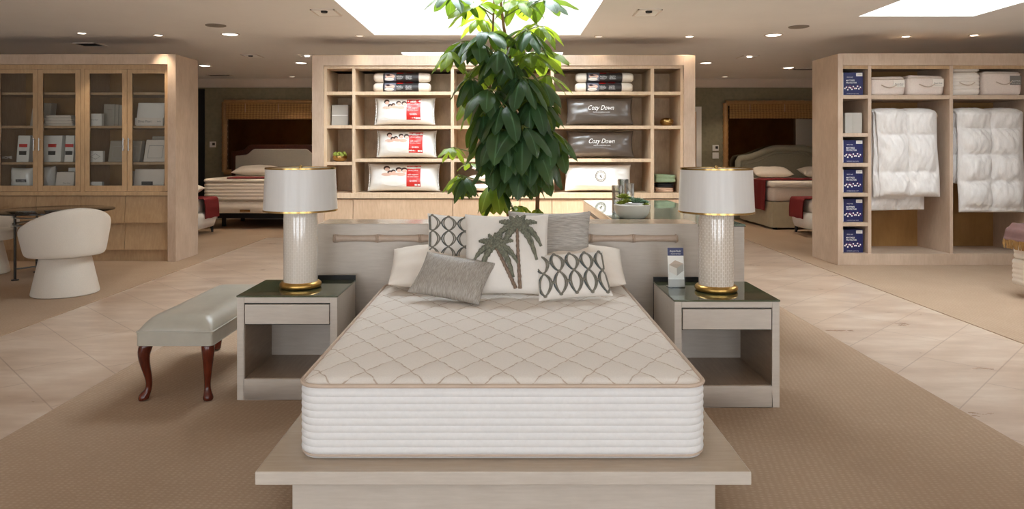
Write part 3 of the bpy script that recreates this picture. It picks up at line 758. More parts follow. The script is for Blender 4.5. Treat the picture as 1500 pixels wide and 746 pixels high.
# ---------------------------------------------------------------- pillows on the bed
def place(o, loc, tilt, roll=0, yaw=0):
    """roll in its own plane, lean back, then yaw"""
    o.rotation_mode = 'YXZ'; o.location = loc; o.rotation_euler = (radians(-tilt), radians(roll), radians(yaw))
def pillow(lab, w, h, t, matname, loc, tilt, roll=0, yaw=0, pinch=.07, q=.55, name='throw_pillow', cat='pillow', group='pillows on the platform bed', wr=.0, seed=0, p=2.6):
    o = thing(name, lab, cat, (0, 0, 0), group); c = Cushion(w, h, t, pinch, p, q, wr=wr, seed=seed)
    build('pillow_cover', c.mesh(26), matname, o, smooth=True)
    return o, c, (loc, tilt, roll, yaw)
def cords(o, c, cols, rows, u0, u1, v0, v1, r=.0044):
    """knotted lattice of paired cords, each cord a raised tube on the front face"""
    du = (u1-u0)/cols; dv = (v1-v0)/rows; amp = du*.44
    for k in range(cols+1):
        for sgn, m in ((1, 'cord'), (-1, 'cord_dark')):
            uc = u0+du*k
            for strand in (1.0, .70):           # the cords run in pairs
                pts = []
                for i in range(rows*10+1):
                    v = v0+dv*i/10; ph = pi*(i/10)
                    uu = uc+sgn*amp*strand*abs(sin(ph))**.75
                    if -.97 < uu < .97: pts.append(c.pt(uu, v, -1, r*.7))
                if len(pts) > 4: build('lattice_cord', MB().tube(pts, r, 6), m if strand == 1 else 'cord', o, smooth=True)
    kb = MB()
    for k in range(cols+1):
        for j in range(rows+1):
            uu, v = u0+du*k, v0+dv*j
            if abs(uu) < .97 and abs(v) < .97:
                p = c.pt(uu, v, -1, r*1.2); kb.ellipsoid(p, r*2.6, r*1.5, r*2.0, 8, 6)
    for j in range(rows):
        for k in range(cols):
            uu, v = u0+du*(k+.5), v0+dv*(j+.5)
            if abs(uu) < .97: kb.ellipsoid(c.pt(uu, v, -1, r*1.2), r*2.6, r*1.5, r*2.0, 8, 6)
    k = build('cord_knots', kb, 'cord', o, smooth=True); k['kind'] = 'stuff'
def settle(o, pl): place(o, *pl)
# sleeping pillows at the head
for lab, x, yaw in (('plain white sleeping pillow behind the silver grey lumbar cushion', -.36, 3), ('plain white sleeping pillow behind the right lattice lumbar cushion', .375, -3)):
    o, c, pl = pillow(lab, .66, .38, .19, 'linen', (x, 4.22, MT+.062), 66, 0, yaw, .015, .48, 'sleeping_pillow', wr=.006, seed=x*9, p=2.0)
    settle(o, pl)
o, c, pl = pillow('square white cushion with knotted cord lattice, behind palm cushion on the left', .47, .46, .13, 'white_fabric', (-.262, 4.33, MT+.02), 24, 3, 6)
cords(o, c, 4, 4, -.88, .88, -.94, .94, .0038); settle(o, pl)
o, c, pl = pillow('square grey slub cushion standing behind the palm cushion on the right', .52, .47, .14, 'slub', (.262, 4.36, MT+.02), 20, 0, -4)
settle(o, pl)
o, c, pl = pillow('large white cushion with two embroidered palm trees, centre of the bed', .50, .50, .16, 'white_fabric', (.005, 4.03, MT+.030), 30, 0, 0, .06)
# palms as raised applique
def strip(pts, r0, r1, m, nm):
    P = [c.pt(u, v, -1, .005) for u, v in pts]; n = len(P)
    build(nm, MB().tube(P, [r0+(r1-r0)*i/(n-1) for i in range(n)], 8), m, o, smooth=True)
def trunk(u0, v0, u1, v1):
    pts = [(u0+(u1-u0)*i/24+.004*sin(i*1.9), v0+(v1-v0)*i/24) for i in range(25)]
    P = [c.pt(u, v, -1, .005) for u, v in pts]
    build('palm_trunk', MB().tube(P, [.0105+.0011*(-1)**i - .002*i/24 for i in range(25)], 8), 'palm_trunk', o, smooth=True)
trunk(.30, -.93, .25, .56); trunk(.20, -.93, -.28, .06)
def frond(u0, v0, ang, L, droop, wdt):
    a = radians(ang); pts = []
    for i in range(13):
        s = i/12; pts.append((u0+L*s*cos(a)*(1-.12*s), v0+L*s*sin(a)-droop*s*s))
    P = [c.pt(max(-.98, min(.98, u)), max(-.98, min(.97, v)), -1, .007) for u, v in pts]
    R = [wdt*(.35+.65*sin(pi*min(1, .15+.85*i/12)**.8)) *(1+.13*(-1)**i) for i in range(13)]
    return MB().tube(P, R, 7)
for (u0, v0, sc) in ((.25, .58, 1.0), (-.28, .06, .92)):
    for ang, L, dr in ((172, .62, .34), (145, .60, .16), (118, .40, .02), (62, .42, .0), (35, .66, .20), (8, .68, .46), (-12, .55, .58), (200, .48, .46), (90, .34, -.02)):
        build('palm_frond', frond(u0, v0, ang, L*sc, dr*sc*1.25, .021*sc), 'frond', o, smooth=True)
settle(o, pl)
o, c, pl = pillow('silver grey ribbed lumbar cushion lying in front on the left', .435, .285, .12, 'rib', (-.348, 3.94, MT+.034), 46, 8, -15, .07)
settle(o, pl)
o, c, pl = pillow('white lumbar cushion with knotted cord lattice, front right of the bed', .425, .285, .12, 'white_fabric', (.392, 3.99, MT+.022), 38, -3, 7, .06)
cords(o, c, 4, 2, -.84, .86, -.92, .92); settle(o, pl)
# ================================================================ LEFT GLASS-DOOR CABINET
LY = 9.08; D = .66
lx = lambda p: WX(p, LY); lz = lambda p: WZ(p, LY)
XR = lx(257.5); XL = -7.95; ZT = lz(79.5)
lc = thing('display_cabinet', 'tall maple display cabinet with glass doors above drawers, left of the aisle', 'cabinet', ((XL+XR)/2, LY, CARP))
st = .105; zin = lz(94); zb_ = lz(367); B0 = LY+.055      # door plane
b = MB().box(XR-st, XR, LY, LY+D, CARP, ZT).box(XL, XL+st, LY, LY+D, CARP, ZT).box(XL+st, XR-st, LY, LY+D, zin, ZT)
build('outer_frame', b, 'frame_wood', lc, bevel=.003)
build('plinth', MB().box(XL+st, XR-st, B0+.03, LY+D, CARP, zb_), 'warm_wood', lc)
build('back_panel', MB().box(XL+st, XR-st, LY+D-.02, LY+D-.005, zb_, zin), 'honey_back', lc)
build('ledge', MB().box(XL+st, XR-st, B0-.018, LY+D-.02, lz(287), lz(281)), 'warm_wood', lc, bevel=.003)
build('head_rail', MB().box(XL+st, XR-st, B0-.004, B0+.02, lz(100.5), zin), 'warm_wood', lc)
SHZ = [lz(134.5), lz(184), lz(238)]; ZBOT = lz(281)
pw = lx(245.5)-lx(120)                     # a pair of doors
pairs = [(lx(120)-i*(pw+.052)) for i in range(3)]
for i, px0 in enumerate(pairs):
    x0, x1 = px0, px0+pw
    build('cabinet_divider', MB().box(x0-.05, x0, B0, LY+D-.02, ZBOT, lz(100.5)), 'warm_wood', lc)
    for z in SHZ:
        build('shelf', MB().box(x0, x1, B0+.045, LY+D-.02, z-.030, z), 'warm_wood', lc)
    xm = (x0+x1)/2
    for a, c, side in ((x0+.003, xm-.002, 1), (xm+.002, x1-.003, -1)):
        s = .062; zb0, zt0 = ZBOT+.004, lz(100.8)
        d = build('glass_door', MB().box(a, a+s, B0, B0+.022, zb0, zt0).box(c-s, c, B0, B0+.022, zb0, zt0).box(a+s, c-s, B0, B0+.022, zb0, zb0+.07).box(a+s, c-s, B0, B0+.022, zt0-.052, zt0), 'warm_wood', lc, bevel=.002)
        build('glass_pane', MB().box(a+s-.004, c-s+.004, B0+.009, B0+.014, zb0+.066, zt0-.048), 'pane', d)
        hx = (c-.032) if side > 0 else (a+.032); hz0, hz1 = lz(221), lz(202)
        build('bar_handle', MB().tube([(hx, B0-.035, hz0), (hx, B0-.035, hz1)], .007, 10).tube([(hx, B0, hz0+.02), (hx, B0-.035, hz0+.02)], .005, 8).tube([(hx, B0, hz1-.02), (hx, B0-.035, hz1-.02)], .005, 8), 'steel', d, smooth=True)
# lower shingled drawer fronts, two rows
fx = XR-st; fw = lx(182)-lx(116)
k = 0
while fx-.02 > XL+st:
    x1 = fx; x0 = max(XL+st, fx-fw)
    for za, zc in ((288, 327.5), (327.5, 367)):
        z1, z0 = lz(za), lz(zc)
        poly = [(B0+.028, z1), (B0+.050, z1), (B0+.050, z0+.004), (B0-.012, z0+.004)]
        build('drawer_front', MB().prism(poly, 0, x0+.0025, x1-.0025), 'warm_wood', lc)
    fx = x0
# contents ---------------------------------------------------------------
def rbox(name, lab, cat, mat, x0, x1, z0, z1, y, d, lean=0, group=None, bevel=.006):
    z0 += .0015; o = thing(name, lab, cat, ((x0+x1)/2, y, z0), group)
    h = z1-z0
    poly = [(y, z0), (y+lean, z1), (y+lean+d, z1), (y+d, z0)]
    build('box_body', MB().prism(poly, 0, x0, x1), mat, o, bevel=bevel)
    return o
YC = LY+.16
S1, S2, S3, S4 = SHZ[0], SHZ[1], SHZ[2], ZBOT+.001
def X(p, Y=LY+.2): return WX(p, Y)
def Z(p, Y=LY+.2): return WZ(p, Y)
def front_text(o, s, mat, x, z, y, w, **kw):
    L = o.location; return lettering('printed_label', s, mat, o, lambda a, c: (x+a-L.x, y-.0015-L.y, z+c-L.z), w, **kw)
GC = 'linen packages in the glass door cabinet'
def card(lab, p0, p1, z0, top, s=None, mat='card_white', d=.05):
    o = rbox('display_card', lab, 'card', mat, X(p0), X(p1), z0, Z(top), YC-.03, d, group=GC, bevel=.003)
    if s: front_text(o, s, 'grey_ink', (X(p0)+X(p1))/2, (z0+Z(top))/2, YC-.03, (X(p1)-X(p0))*.5)
    return o
card('small white card reading Dino Fiori on the upper middle shelf of the right glass doors', 132, 153.5, S2, 167, 'Dino Fiori')
o = card('small white card with a diamond mark below the Dino Fiori card', 133.5, 155, S3, 221)
L = o.location; cx, cz = (X(133.5)+X(155))/2, (S3+Z(221))/2
dm = [(cx-.06, cz), (cx, cz-.035), (cx+.06, cz), (cx, cz+.035)]
build('diamond_mark', MB().tube([(x, YC-.032, z) for x, z in dm], .0022, 4, closed=True), 'grey_ink', o)
card('small white card on the bottom shelf of the right glass doors', 131.5, 154, S4, 266, 'Fiori')
for i, (a, c) in enumerate(((147, 164), (164, 169.5), (169.5, 176))):
    o = rbox('linen_package', ['wide grey linen package behind the Dino Fiori card', 'thin grey linen package upright between two others behind the name card', 'narrow grey linen package nearest the door stile behind the name card'][i], 'package', 'linen_grey', X(a), X(c)-.004, S2, Z(152+i*.6), YC+.10, .12, .02, GC)
    if i == 0: front_text(o, 'Dino Fiori', 'grey_ink', X(156), Z(160), YC+.116, .07)
o = rbox('linen_box', 'large white linen box lettered Dino Fiori in the right glass doors', 'box', 'card_white', X(200), X(240), S2, Z(150.5), YC+.02, .12, .06, GC)
build('paper_band', MB().box(X(200)-.002, X(240)+.002, YC+.006, YC+.014, S2+.012, S2+.105), 'linen', o)
front_text(o, 'Dino Fiori', 'grey_ink', X(214), S2+.06, YC+.004, .17)
front_text(o, 'Italia', 'grey_ink', X(235), S2+.06, YC+.004, .05)
def flat_pack(lab, p0, p1, z0, top, mat='linen_grey', lean=.07, flap=True, y=0):
    o = rbox('linen_package', lab, 'package', mat, X(p0), X(p1), z0, Z(top), YC+.06+y, .10, lean, GC, bevel=.012)
    if flap:
        h = Z(top)-z0; yy = lambda z: YC+.06+y+lean*(z-z0)/h
        a, c = X(p0)+.05, X(p1)-.05
        b = MB()
        for u0, u1, v0, v1 in ((a, c, z0+.05, z0+.056), (a, c, z0+h*.72, z0+h*.72+.008), (a, a+.006, z0+.05, z0+h*.72), (c-.006, c, z0+.05, z0+h*.72)):
            b.add([(u0, yy(v0)-.002, v0), (u1, yy(v0)-.002, v0), (u1, yy(v1)-.002, v1), (u0, yy(v1)-.002, v1)], [(0, 1, 2, 3)])
        build('stitched_border', b, 'card_grey', o)
    return o
flat_pack('wide grey sheet set standing behind the door handles of the right pair', 156, 203, S3, 206)
flat_pack('pale sheet set with flap, right end of the middle shelf', 208, 241, S3, 204.5, 'linen', .09)
flat_pack('clear wrapped sheet set behind the pale one with flap', 211, 240, S3, 199, 'linen_grey', .05, False, .14)
o = rbox('linen_box', 'cream linen box with dark label, bottom right shelf of the glass cabinet', 'box', 'linen', X(196), X(240), S4, Z(248), YC+.02, .14, .05, GC)
build('dark_label', MB().box(X(208), X(224), YC+.026, YC+.034, S4+.075, S4+.12), 'ink', o)
rbox('linen_package', 'narrow grey package beside the cream box on the bottom shelf', 'package', 'linen_grey', X(189), X(194.5), S4, Z(251), YC+.1, .12, .02, GC)
# left pair
o = rbox('linen_package', 'tall grey folder package leaning behind the stile, upper shelf of the left doors', 'package', 'linen_grey', X(52), X(66), S2, Z(150), YC+.12, .12, .05, GC)
o = rbox('linen_package', 'grey folder package at far left of the upper shelf, beside a tall one', 'package', 'linen_grey', X(39), X(50), S2, Z(158), YC+.10, .12, .05, GC)
for k in range(4):
    z0 = S2+k*.0345+.0015; o = thing('folded_sheet', ['bottom', 'second', 'third', 'top'][k]+' folded white sheet of the stack in the glass cabinet', 'folded linen', ((X(63)+X(108))/2, YC+.1, z0), 'folded sheets in the glass cabinet')
    x0, x1 = X(64+k*.5+(k % 2)*1.5), X(108)-.01*k
    b = MB().rrect_loft(x0, x1, YC+.02, YC+.36, .02, [(z0, .008), (z0+.006, 0), (z0+.015, .002), (z0+.017, .006), (z0+.019, .002), (z0+.028, 0), (z0+.034, .008)], 4)
    build('folded_cloth', b, 'linen', o, smooth=True)
for i, (a, c, lab) in enumerate(((25, 43, 'white package with red label behind the handle of the left doors'), (63, 90, 'white package with red label, widest, middle shelf of the left doors'), (95, 108, 'white package with red label next to the right stile of the left doors'))):
    o = rbox('sheet_package', lab, 'package', 'pkg_white', X(a), X(c), S3, Z(198.5), YC+.02, .10, .04, GC)
    m = (X(a)+X(c))/2; h = Z(198.5)-S3
    build('red_label', MB().box(m-.05, m+.05, YC+.034, YC+.052, S3+h*.56, S3+h*.68), 'red_print', o)
    build('black_label', MB().box(m-.045, m+.045, YC+.026, YC+.04, S3+h*.27, S3+h*.42), 'ink', o)
    if i: rbox('sheet_package', ['', 'dark edged package upright right of the widest red label package', 'dark edged package upright left of the stile package'][i], 'package', 'linen_grey', X(c)+.01 if i == 1 else X(a)-.035, X(c)+.045 if i == 1 else X(a)-.01, S3, Z(198), YC+.08, .12, .02, GC)
o = thing('pillow_bag', 'plump white pillow bag with dark script label, bottom shelf of the left doors', 'package', (0, 0, 0), GC)
c = Cushion(.30, .30, .16, .05, 3, .45, wr=.004); build('bag_body', c.mesh(16), 'pkg_white', o, smooth=True)
b = MB(); c.patch(b, -.3, .62, -.28, -.02, .003); build('dark_label', b, 'ink', o)
lettering('script_label', 'Downlite', 'white_ink', o, lambda x, z: c.pt(.16+x/.15, -.15+z/.15, -1, .005), .11, shear=.3)
o.location = ((X(12)+X(44))/2, YC+.12, S4)
o = thing('pillow_bag', 'crumpled clear bag of white bedding in the left doors, bottom shelf, middle', 'package', (0, 0, 0), GC)
c2 = Cushion(.22, .31, .16, .04, 3, .5, wr=.014, seed=4); build('bag_body', c2.mesh(18), 'pkg_white', o, smooth=True); o.location = (X(62), YC+.14, S4+.008)
o = rbox('linen_box', 'cream linen box with script on the bottom shelf of the left glass doors', 'box', 'linen', X(81.5), X(108), S4, Z(252), YC+.02, .12, .04, GC)
front_text(o, 'Dino Fiori', 'grey_ink', X(98), S4+.10, YC+.036, .10, shear=.3)
rbox('linen_box', 'flat white box standing behind the cream box with script', 'box', 'card_white', X(87), X(108), S4, Z(246.5), YC+.2, .08, .03, GC)
o = thing('name_plate', 'clear name plate standing at the far left of the middle shelf', 'sign', (X(14), YC, S3), GC)
build('acrylic_plate', MB().box(X(3), X(25), YC-.006, YC+.004, S3, Z(221)), 'acrylic', o)
build('plate_foot', MB().box(X(3), X(25), YC-.02, YC+.05, S3, S3+.004), 'acrylic', o)
front_text(o, 'HOME', 'card_white', X(14), S3+.06, YC-.006, .13)

# ================================================================ CENTRAL OPEN BOOKCASE
BY = 9.10; bx = lambda p: WX(p, BY); bz = lambda p: WZ(p, BY)
bc = thing('bookcase', 'wide open maple bookcase with pillow displays behind the plant', 'bookcase', (0, BY, 0))
x0, x1 = bx(457), bx(1018.5); ft = .145; zt = bz(81); zi = bz(96)
build('outer_frame', MB().box(x0, x0+ft, BY, BY+D, 0, zt).box(x1-ft, x1, BY, BY+D, 0, zt).box(x0+ft, x1-ft, BY, BY+D, zi, zt), 'frame_wood', bc, bevel=.003)
yi = BY+.03; it = .036; a0, a1 = x0+ft, x1-ft
zl = bz(283)
build('inner_frame', MB().box(a0, a0+it, yi, BY+D-.02, zl, zi-it).box(a1-it, a1, yi, BY+D-.02, zl, zi-it).box(a0, a1, yi, BY+D-.02, zi-it, zi), 'inner_wood', bc, bevel=.002)
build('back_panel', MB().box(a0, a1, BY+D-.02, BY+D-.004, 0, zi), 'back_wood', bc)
build('counter_ledge', MB().box(a0, a1, yi-.012, BY+D-.02, bz(291), zl), 'inner_wood', bc, bevel=.003)
dv = [(515, 519.5), (660, 664.7), (807, 811.8), (954, 959)]
for p, q in dv: build('upright', MB().box(bx(p), bx(q), yi+.004, BY+D-.02, zl, zi-it), 'inner_wood', bc, bevel=.002)
cells = [(a0+it, bx(515)), (bx(519.5), bx(660)), (bx(664.7), bx(807)), (bx(811.8), bx(954)), (bx(959), a1-it)]
shelves = {0: (134, 183.3, 237.3), 1: (134, 184, 232.7), 2: (134, 184, 232.7), 3: (134, 184, 232.7), 4: (134, 184)}
for k, ps in shelves.items():
    for p in ps: build('shelf', MB().box(cells[k][0], cells[k][1], yi+.002, BY+D-.02, bz(p+4.8), bz(p)), 'inner_wood', bc, bevel=.002)
cuts = [a0, bx(516), bx(662.7), bx(762), bx(809), bx(884), a1]
for p, q in zip(cuts, cuts[1:]): build('base_door', MB().box(p+.003, q-.003, yi+.012, yi+.032, .10, bz(292.5)), 'door_wood', bc, bevel=.002)
build('plinth', MB().box(a0, a1, yi+.05, BY+D-.02, 0, .10), 'inner_wood', bc)
T1, T2, T3, TL = bz(134), bz(184), bz(232.7), zl
YB = BY+.20
P = lambda p: WX(p, YB); Q = lambda p: WZ(p, YB)
# fibre rolls
def roll(px0, px1, z0, lab):
    o = thing('mattress_pad_roll', lab, 'package', (0, 0, 0), 'rolled mattress pads on the bookcase'); w = P(px1)-P(px0); r = .062
    prof = [(.002, -w/2), (.035, -w/2+.002), (.054, -w/2+.02), (.060, -w/2+.05), (.062, -w/2+.12), (.0625, 0), (.062, w/2-.12), (.060, w/2-.05), (.054, w/2-.02), (.035, w/2-.002), (.002, w/2)]
    b = MB().lathe(prof, n=28); b.v = [(z, y*1.25, x+.062) for x, y, z in b.v]
    build('padding_roll', b, 'cream_knit', o, smooth=True)
    wr = MB().grid(lambda a, c: (-w*.31+w*.62*a-.01, -1.25*.0645*cos(pi*1.1*(c-.5)), .062+.0645*sin(pi*1.1*(c-.5))), 2, 12)
    s = build('printed_wrap', wr, 'charcoal', o, smooth=True)
    def fl(nm, ua, ub, va, vb, m):
        build(nm, MB().grid(lambda a, c: (-w*.31-.01+w*.62*(ua+(ub-ua)*a), -1.25*.0665*cos(pi*1.1*(va+(vb-va)*c-.5)), .062+.0665*sin(pi*1.1*(va+(vb-va)*c-.5))), 2, 6), m, s)
    fl('picture_ground', .05, .36, .26, .92, 'pic_blue'); fl('red_heading', .38, .56, .74, .90, 'red_print'); fl('red_heading', .64, .82, .80, .92, 'red_print')
    fn = lambda x, z, u: (-w*.31-.01+w*.62*u+x, -1.25*.0675*cos(asin_(z/.0675)), .062+z)
    asin_ = lambda v: math.asin(max(-.99, min(.99, v)))
    for u, txt in ((.47, 'Luxury\nFiberbed\nmattress\ntopper'), (.73, 'Soft comfort\nquilted cover\nQUEEN size\nhypoallergenic')):
        lettering('printed_text', txt, 'white_ink', s, lambda x, z, u=u: fn(x, z-.004, u), .085, .052, align='LEFT')
    pb = MB()
    def dsc(u, z, ru, rz, m, off):
        cx = -w*.31-.01+w*.62*u
        vs = [(cx, -1.25*(.0668+off)*cos(asin_(z/.067)), .062+z)]+[(cx+ru*cos(2*pi*k/14), -1.25*(.0668+off)*cos(asin_((z+rz*sin(2*pi*k/14))/.067)), .062+z+rz*sin(2*pi*k/14)) for k in range(14)]
        pb.add(vs, [(0, 1+k, 1+(k+1) % 14) for k in range(14)], m)
    dsc(.20, .010, .062, .028, 1, .0002); dsc(.18, -.026, .062, .020, 0, .0006); dsc(.145, .026, .026, .012, 2, .0008)
    build('sleeper_picture', pb, ['card_white', 'skin', 'hair'], s)
    o.location = ((P(px0)+P(px1))/2, YB+.02, z0+.003); return o
roll(547, 631, T1, 'lower mattress pad roll of the left pair on the bookcase top shelf')
roll(547.5, 631, T1+.131, 'upper mattress pad roll of the left pair on the bookcase top shelf')
roll(842.5, 927, T1, 'lower mattress pad roll of the right pair on the bookcase top shelf')
roll(843.5, 928, T1+.131, 'upper mattress pad roll of the right pair on the bookcase top shelf')
# clear-bagged pillows with family picture insert
def bag_pillow(px0, px1, z0, ptop, lab, i0, i1, seed):
    w = P(px1)-P(px0); h = bz(ptop)-z0-.026
    o = thing('bagged_pillow', lab, 'pillow', (0, 0, 0), 'bagged pillows with red insert'); c = Cushion(w, h, .20, .035, 3.2, .5, .012, wr=.004, seed=seed)
    build('clear_bag', c.mesh(26), 'pkg_white', o, smooth=True)
    um = lambda p: 2*(p-px0)/(px1-px0)-1
    u0, um_, u1 = um(i0), um(i0+(i1-i0)*.64), um(i1)
    b = MB(); c.patch(b, u0, um_, -.74, .82, .003, 0, 14)
    for hx, hz, r in ((.20, .90, 1.25), (.33, .70, .95), (.47, .74, .95), (.68, .84, 1.15), (.90, .82, 1.2)):
        uu = u0+(um_-u0)*hx; vv = -.74+1.56*hz*.98
        c.disc(b, uu, vv+.0, .078*r, .150*r, .0045, 1); c.disc(b, uu+.016, vv-.09, .060*r, .115*r, .006, 2)
    for hx, hz, ru, rv in ((.20, .58, .16, .12), (.55, .60, .16, .10), (.78, .58, .14, .13)):
        c.disc(b, u0+(um_-u0)*hx, -.74+1.56*hz, ru, rv, .0042, 2)
    c.disc(b, u0+(um_-u0)*.5, -.34, .36, .36, .0062, 0, 24)
    build('picture_insert', b, ['card_white', 'hair', 'skin'], o)
    b = MB(); c.patch(b, um_, u1, -.74, .82, .0034, 0, 8); r = build('red_panel', b, 'red_print', o)
    cu = (um_+u1)/2; W2 = (u1-um_)*w/2
    for txt, v, ww, sh in (('DREAM', .60, .45, 0), ('Down pillow', .44, .7, .3), ('soft support', .14, .75, 0), ('for every sleeper', -.02, .8, 0), ('QUEEN', -.34, .5, 0)):
        lettering('white_lettering', txt, 'white_ink', r, lambda x, z, v=v: c.pt(cu-.01+x/(w/2), v+z/(h/2), -1, .0055), W2*ww, shear=sh)
    b = MB()
    for k in (0, 1): c.patch(b, u1-.17+.085*k, u1-.10+.085*k, -.68, -.56, .005, 0, 2)
    build('white_marks', b, 'card_white', r)
    # crimped clear bag edge
    n = 40
    for sx in (-1, 1):
        e = MB()
        pts = [Vector(c.pt(sx*.995, -1+2*i/n, -1, 0))+Vector((sx*(.010+.006*sin(i*2.1)), .006*sin(i*1.3), 0)) for i in range(n+1)]
        e.tube(pts, .006, 6)
        build('crimped_seam', e, 'pkg_white', o, smooth=True)
    o.location = ((P(px0)+P(px1))/2, BY+.175, z0+.016); o.rotation_euler = (radians(-8), 0, 0)
bag_pillow(551, 636, T2, 140.5, 'bagged pillow with family picture and red panel, top of three', 560, 618, 1)
bag_pillow(554, 638, T3, 189.5, 'bagged pillow with family picture and red panel, middle of three', 564, 621, 2)
bag_pillow(541, 643, TL, 239, 'bagged pillow with family picture and red panel, bottom and widest of three', 560, 618, 3)
# dark pillow bags
def dark_pillow(px0, px1, z0, ptop, lab, seed):
    w = P(px1)-P(px0); h = bz(ptop)-z0-.026
    o = thing('down_pillow', lab, 'pillow', (0, 0, 0), 'taupe bagged down pillows'); c = Cushion(w, h, .22, .045, 3.0, .5, .01, wr=.005, seed=seed)
    build('taupe_bag', c.mesh(28), 'pkg_grey', o, smooth=True)
    lettering('script_lettering', 'Cozy Down', 'white_ink', o, lambda x, z: c.pt(.02+x/(w/2), .10+z/(h/2), -1, .003), w*.40, w*.095, shear=.4)
    lettering('web_lettering', 'www.cozydown.com', 'white_ink', o, lambda x, z: c.pt(.02+x/(w/2), -.20+z/(h/2), -1, .003), w*.26, w*.022)
    o.location = ((P(px0)+P(px1))/2, BY+.175, z0+.016); o.rotation_euler = (radians(-8), 0, 0)
dark_pillow(829, 927, T2, 140, 'taupe bag pillow lettered Cozy Down, upper of the two', 5)
dark_pillow(830, 928, T3, 190, 'taupe bag pillow lettered Cozy Down, lower of the two', 8)
# white sealed pillow
w = P(924)-P(827); h = bz(240)-TL-.03
o = thing('down_pillow', 'white bagged pillow with round crest seal below the taupe ones', 'pillow'); c = Cushion(w, h, .24, .03, 3.0, .5, .012, wr=.008, seed=3)
build('white_bag', c.mesh(28), 'pkg_white', o, smooth=True)
b = MB()
for ru, r in ((.165, .0045), (.115, .003)):
    b.tube([c.pt(.05+ru*cos(2*pi*k/40), .06+ru*w/h*sin(2*pi*k/40), -1, .002) for k in range(40)], r, 6, closed=True)
for k in range(24):
    a = 2*pi*k/24; b.tube([c.pt(.05+q*cos(a), .06+q*w/h*sin(a), -1, .002) for q in (.130, .150)], .004, 5)
b.tube([c.pt(.05+.05*sin(i*.7)*(1-i/14), .06-.13+.02*i, -1, .002) for i in range(13)], .006, 6)
b.tube([c.pt(.03+.008*i, .10+.012*sin(i), -1, .002) for i in range(6)], .005, 6)
s_ = build('crest_seal', b, 'grey_ink', o, smooth=True); s_['label'] = 'round grey crest seal'
o.location = ((P(827)+P(924))/2, BY+.165, TL+.018); o.rotation_euler = (radians(-8), 0, 0)
# white pillows behind the plant, stacked flat
for k in range(3):
    o = thing('bed_pillow', ['bottom', 'middle', 'top'][k]+' white pillow of the flat stack behind the plant', 'pillow', (0, 0, 0), 'flat stack of white pillows')
    c = Cushion(1.02-.07*k, .42, .105, .04, 3, .5, wr=.002, seed=k+11); build('pillow_cover', c.mesh(18), 'linen', o, smooth=True)
    o.rotation_euler = (radians(-90), 0, 0); o.location = (P(737)+.02*k, BY+.06, TL+.066+.124*k)
# small things on the narrow shelves
o = rbox('display_box', 'light grey square box on the left narrow bookcase shelf', 'box', 'card_grey', P(485.5), P(509.5), bz(183.3), Q(153.5), YB, .07, .02, bevel=.004)
build('grey_band', MB().box(P(485.5)+.002, P(509.5)-.002, YB+.006, YB+.012, Q(169.5), Q(168.6)), 'white_ink', o)
def gold_bowl(px, z0, lab, r, fill, Yq=YB):
    o = thing('gold_bowl', lab, 'bowl', (WX(px, Yq), Yq, z0), 'small gold bowls in the bookcase')
    z0 += .001; cc = (WX(px, Yq), Yq, z0); o.location.z = z0
    build('bowl', MB().lathe([(.001, 0), (r*.55, 0), (r*.9, .025), (r, .055), (r*.97, .075), (r*.90, .075), (r*.9, .055), (r*.5, .03), (.001, .028)], cc, 32), 'gold', o, smooth=True)
    if fill:
        b = MB(); rnd = random.Random(3)
        for k in range(26):
            a = rnd.uniform(0, 2*pi); q = r*.8*sqrt(rnd.random()); b.ellipsoid((cc[0]+q*cos(a), cc[1]+q*sin(a), z0+.075+rnd.uniform(0, .035)), .02, .02, .022, 8, 6)
        f = build('succulent_filling', b, 'succulent_yellow', o, smooth=True); f['kind'] = 'stuff'
    else:
        build('bowl_lid', MB().lathe([(r*.93, .075), (r*.7, .095), (r*.25, .105), (.001, .106)], cc, 32), 'gold', o, smooth=True)
gold_bowl(498, bz(237.3), 'gold bowl of green succulents on the left narrow shelf', .095, True)
gold_bowl(976.5, bz(184), 'covered gold bowl on the right narrow shelf', .088, False)
def folded(name, lab, mat, x0, x1, y0, y1, z0, h, seed, group):
    o = thing(name, lab, 'throw', ((x0+x1)/2, (y0+y1)/2, z0), group); z0 += .002; rnd = random.Random(seed)
    b = MB().rrect_loft(x0, x1, y0, y1, .04, [(z0, .012), (z0+h*.12, 0), (z0+h*.4, .004), (z0+h*.5, .014), (z0+h*.6, .004), (z0+h*.88, 0), (z0+h, .02)], 5)
    b.v = [(x+.006*sin(9*y+7*z+seed), y+.006*sin(11*x+seed), z0+(z-z0)*(1+.10*sin(8*x+3*y+seed))) for x, y, z in b.v]
    build('folded_cloth', b, mat, o, smooth=True, sub=1); return o
G = 'folded throws at the right end of the bookcase'
o = folded('folded_throw', 'peach folded throw with fringe at the bottom right of the bookcase', 'peach_throw', P(961), bx(993), YB-.03, YB+.30, TL, .055, 2, G)
fb = MB()
for k in range(7): fb.tube([(P(962)+k*.012, YB-.03, TL+.04), (P(961.5)+k*.013-.01, YB-.05, TL+.02), (P(961)+k*.014-.02, YB-.052, TL+.003)], .003, 5)
fr = build('fringe', fb, 'peach_throw', o, smooth=True); fr['kind'] = 'stuff'
folded('folded_throw', 'dark patterned folded throw between the peach and green ones', 'black', P(960.5), bx(992.5), YB-.01, YB+.28, TL+.060, .055, 5, G)
folded('folded_throw', 'sage green throw on top of the folded throws in the bookcase', 'green_throw', P(960), P(991), YB-.03, YB+.26, TL+.121, .105, 8, G)

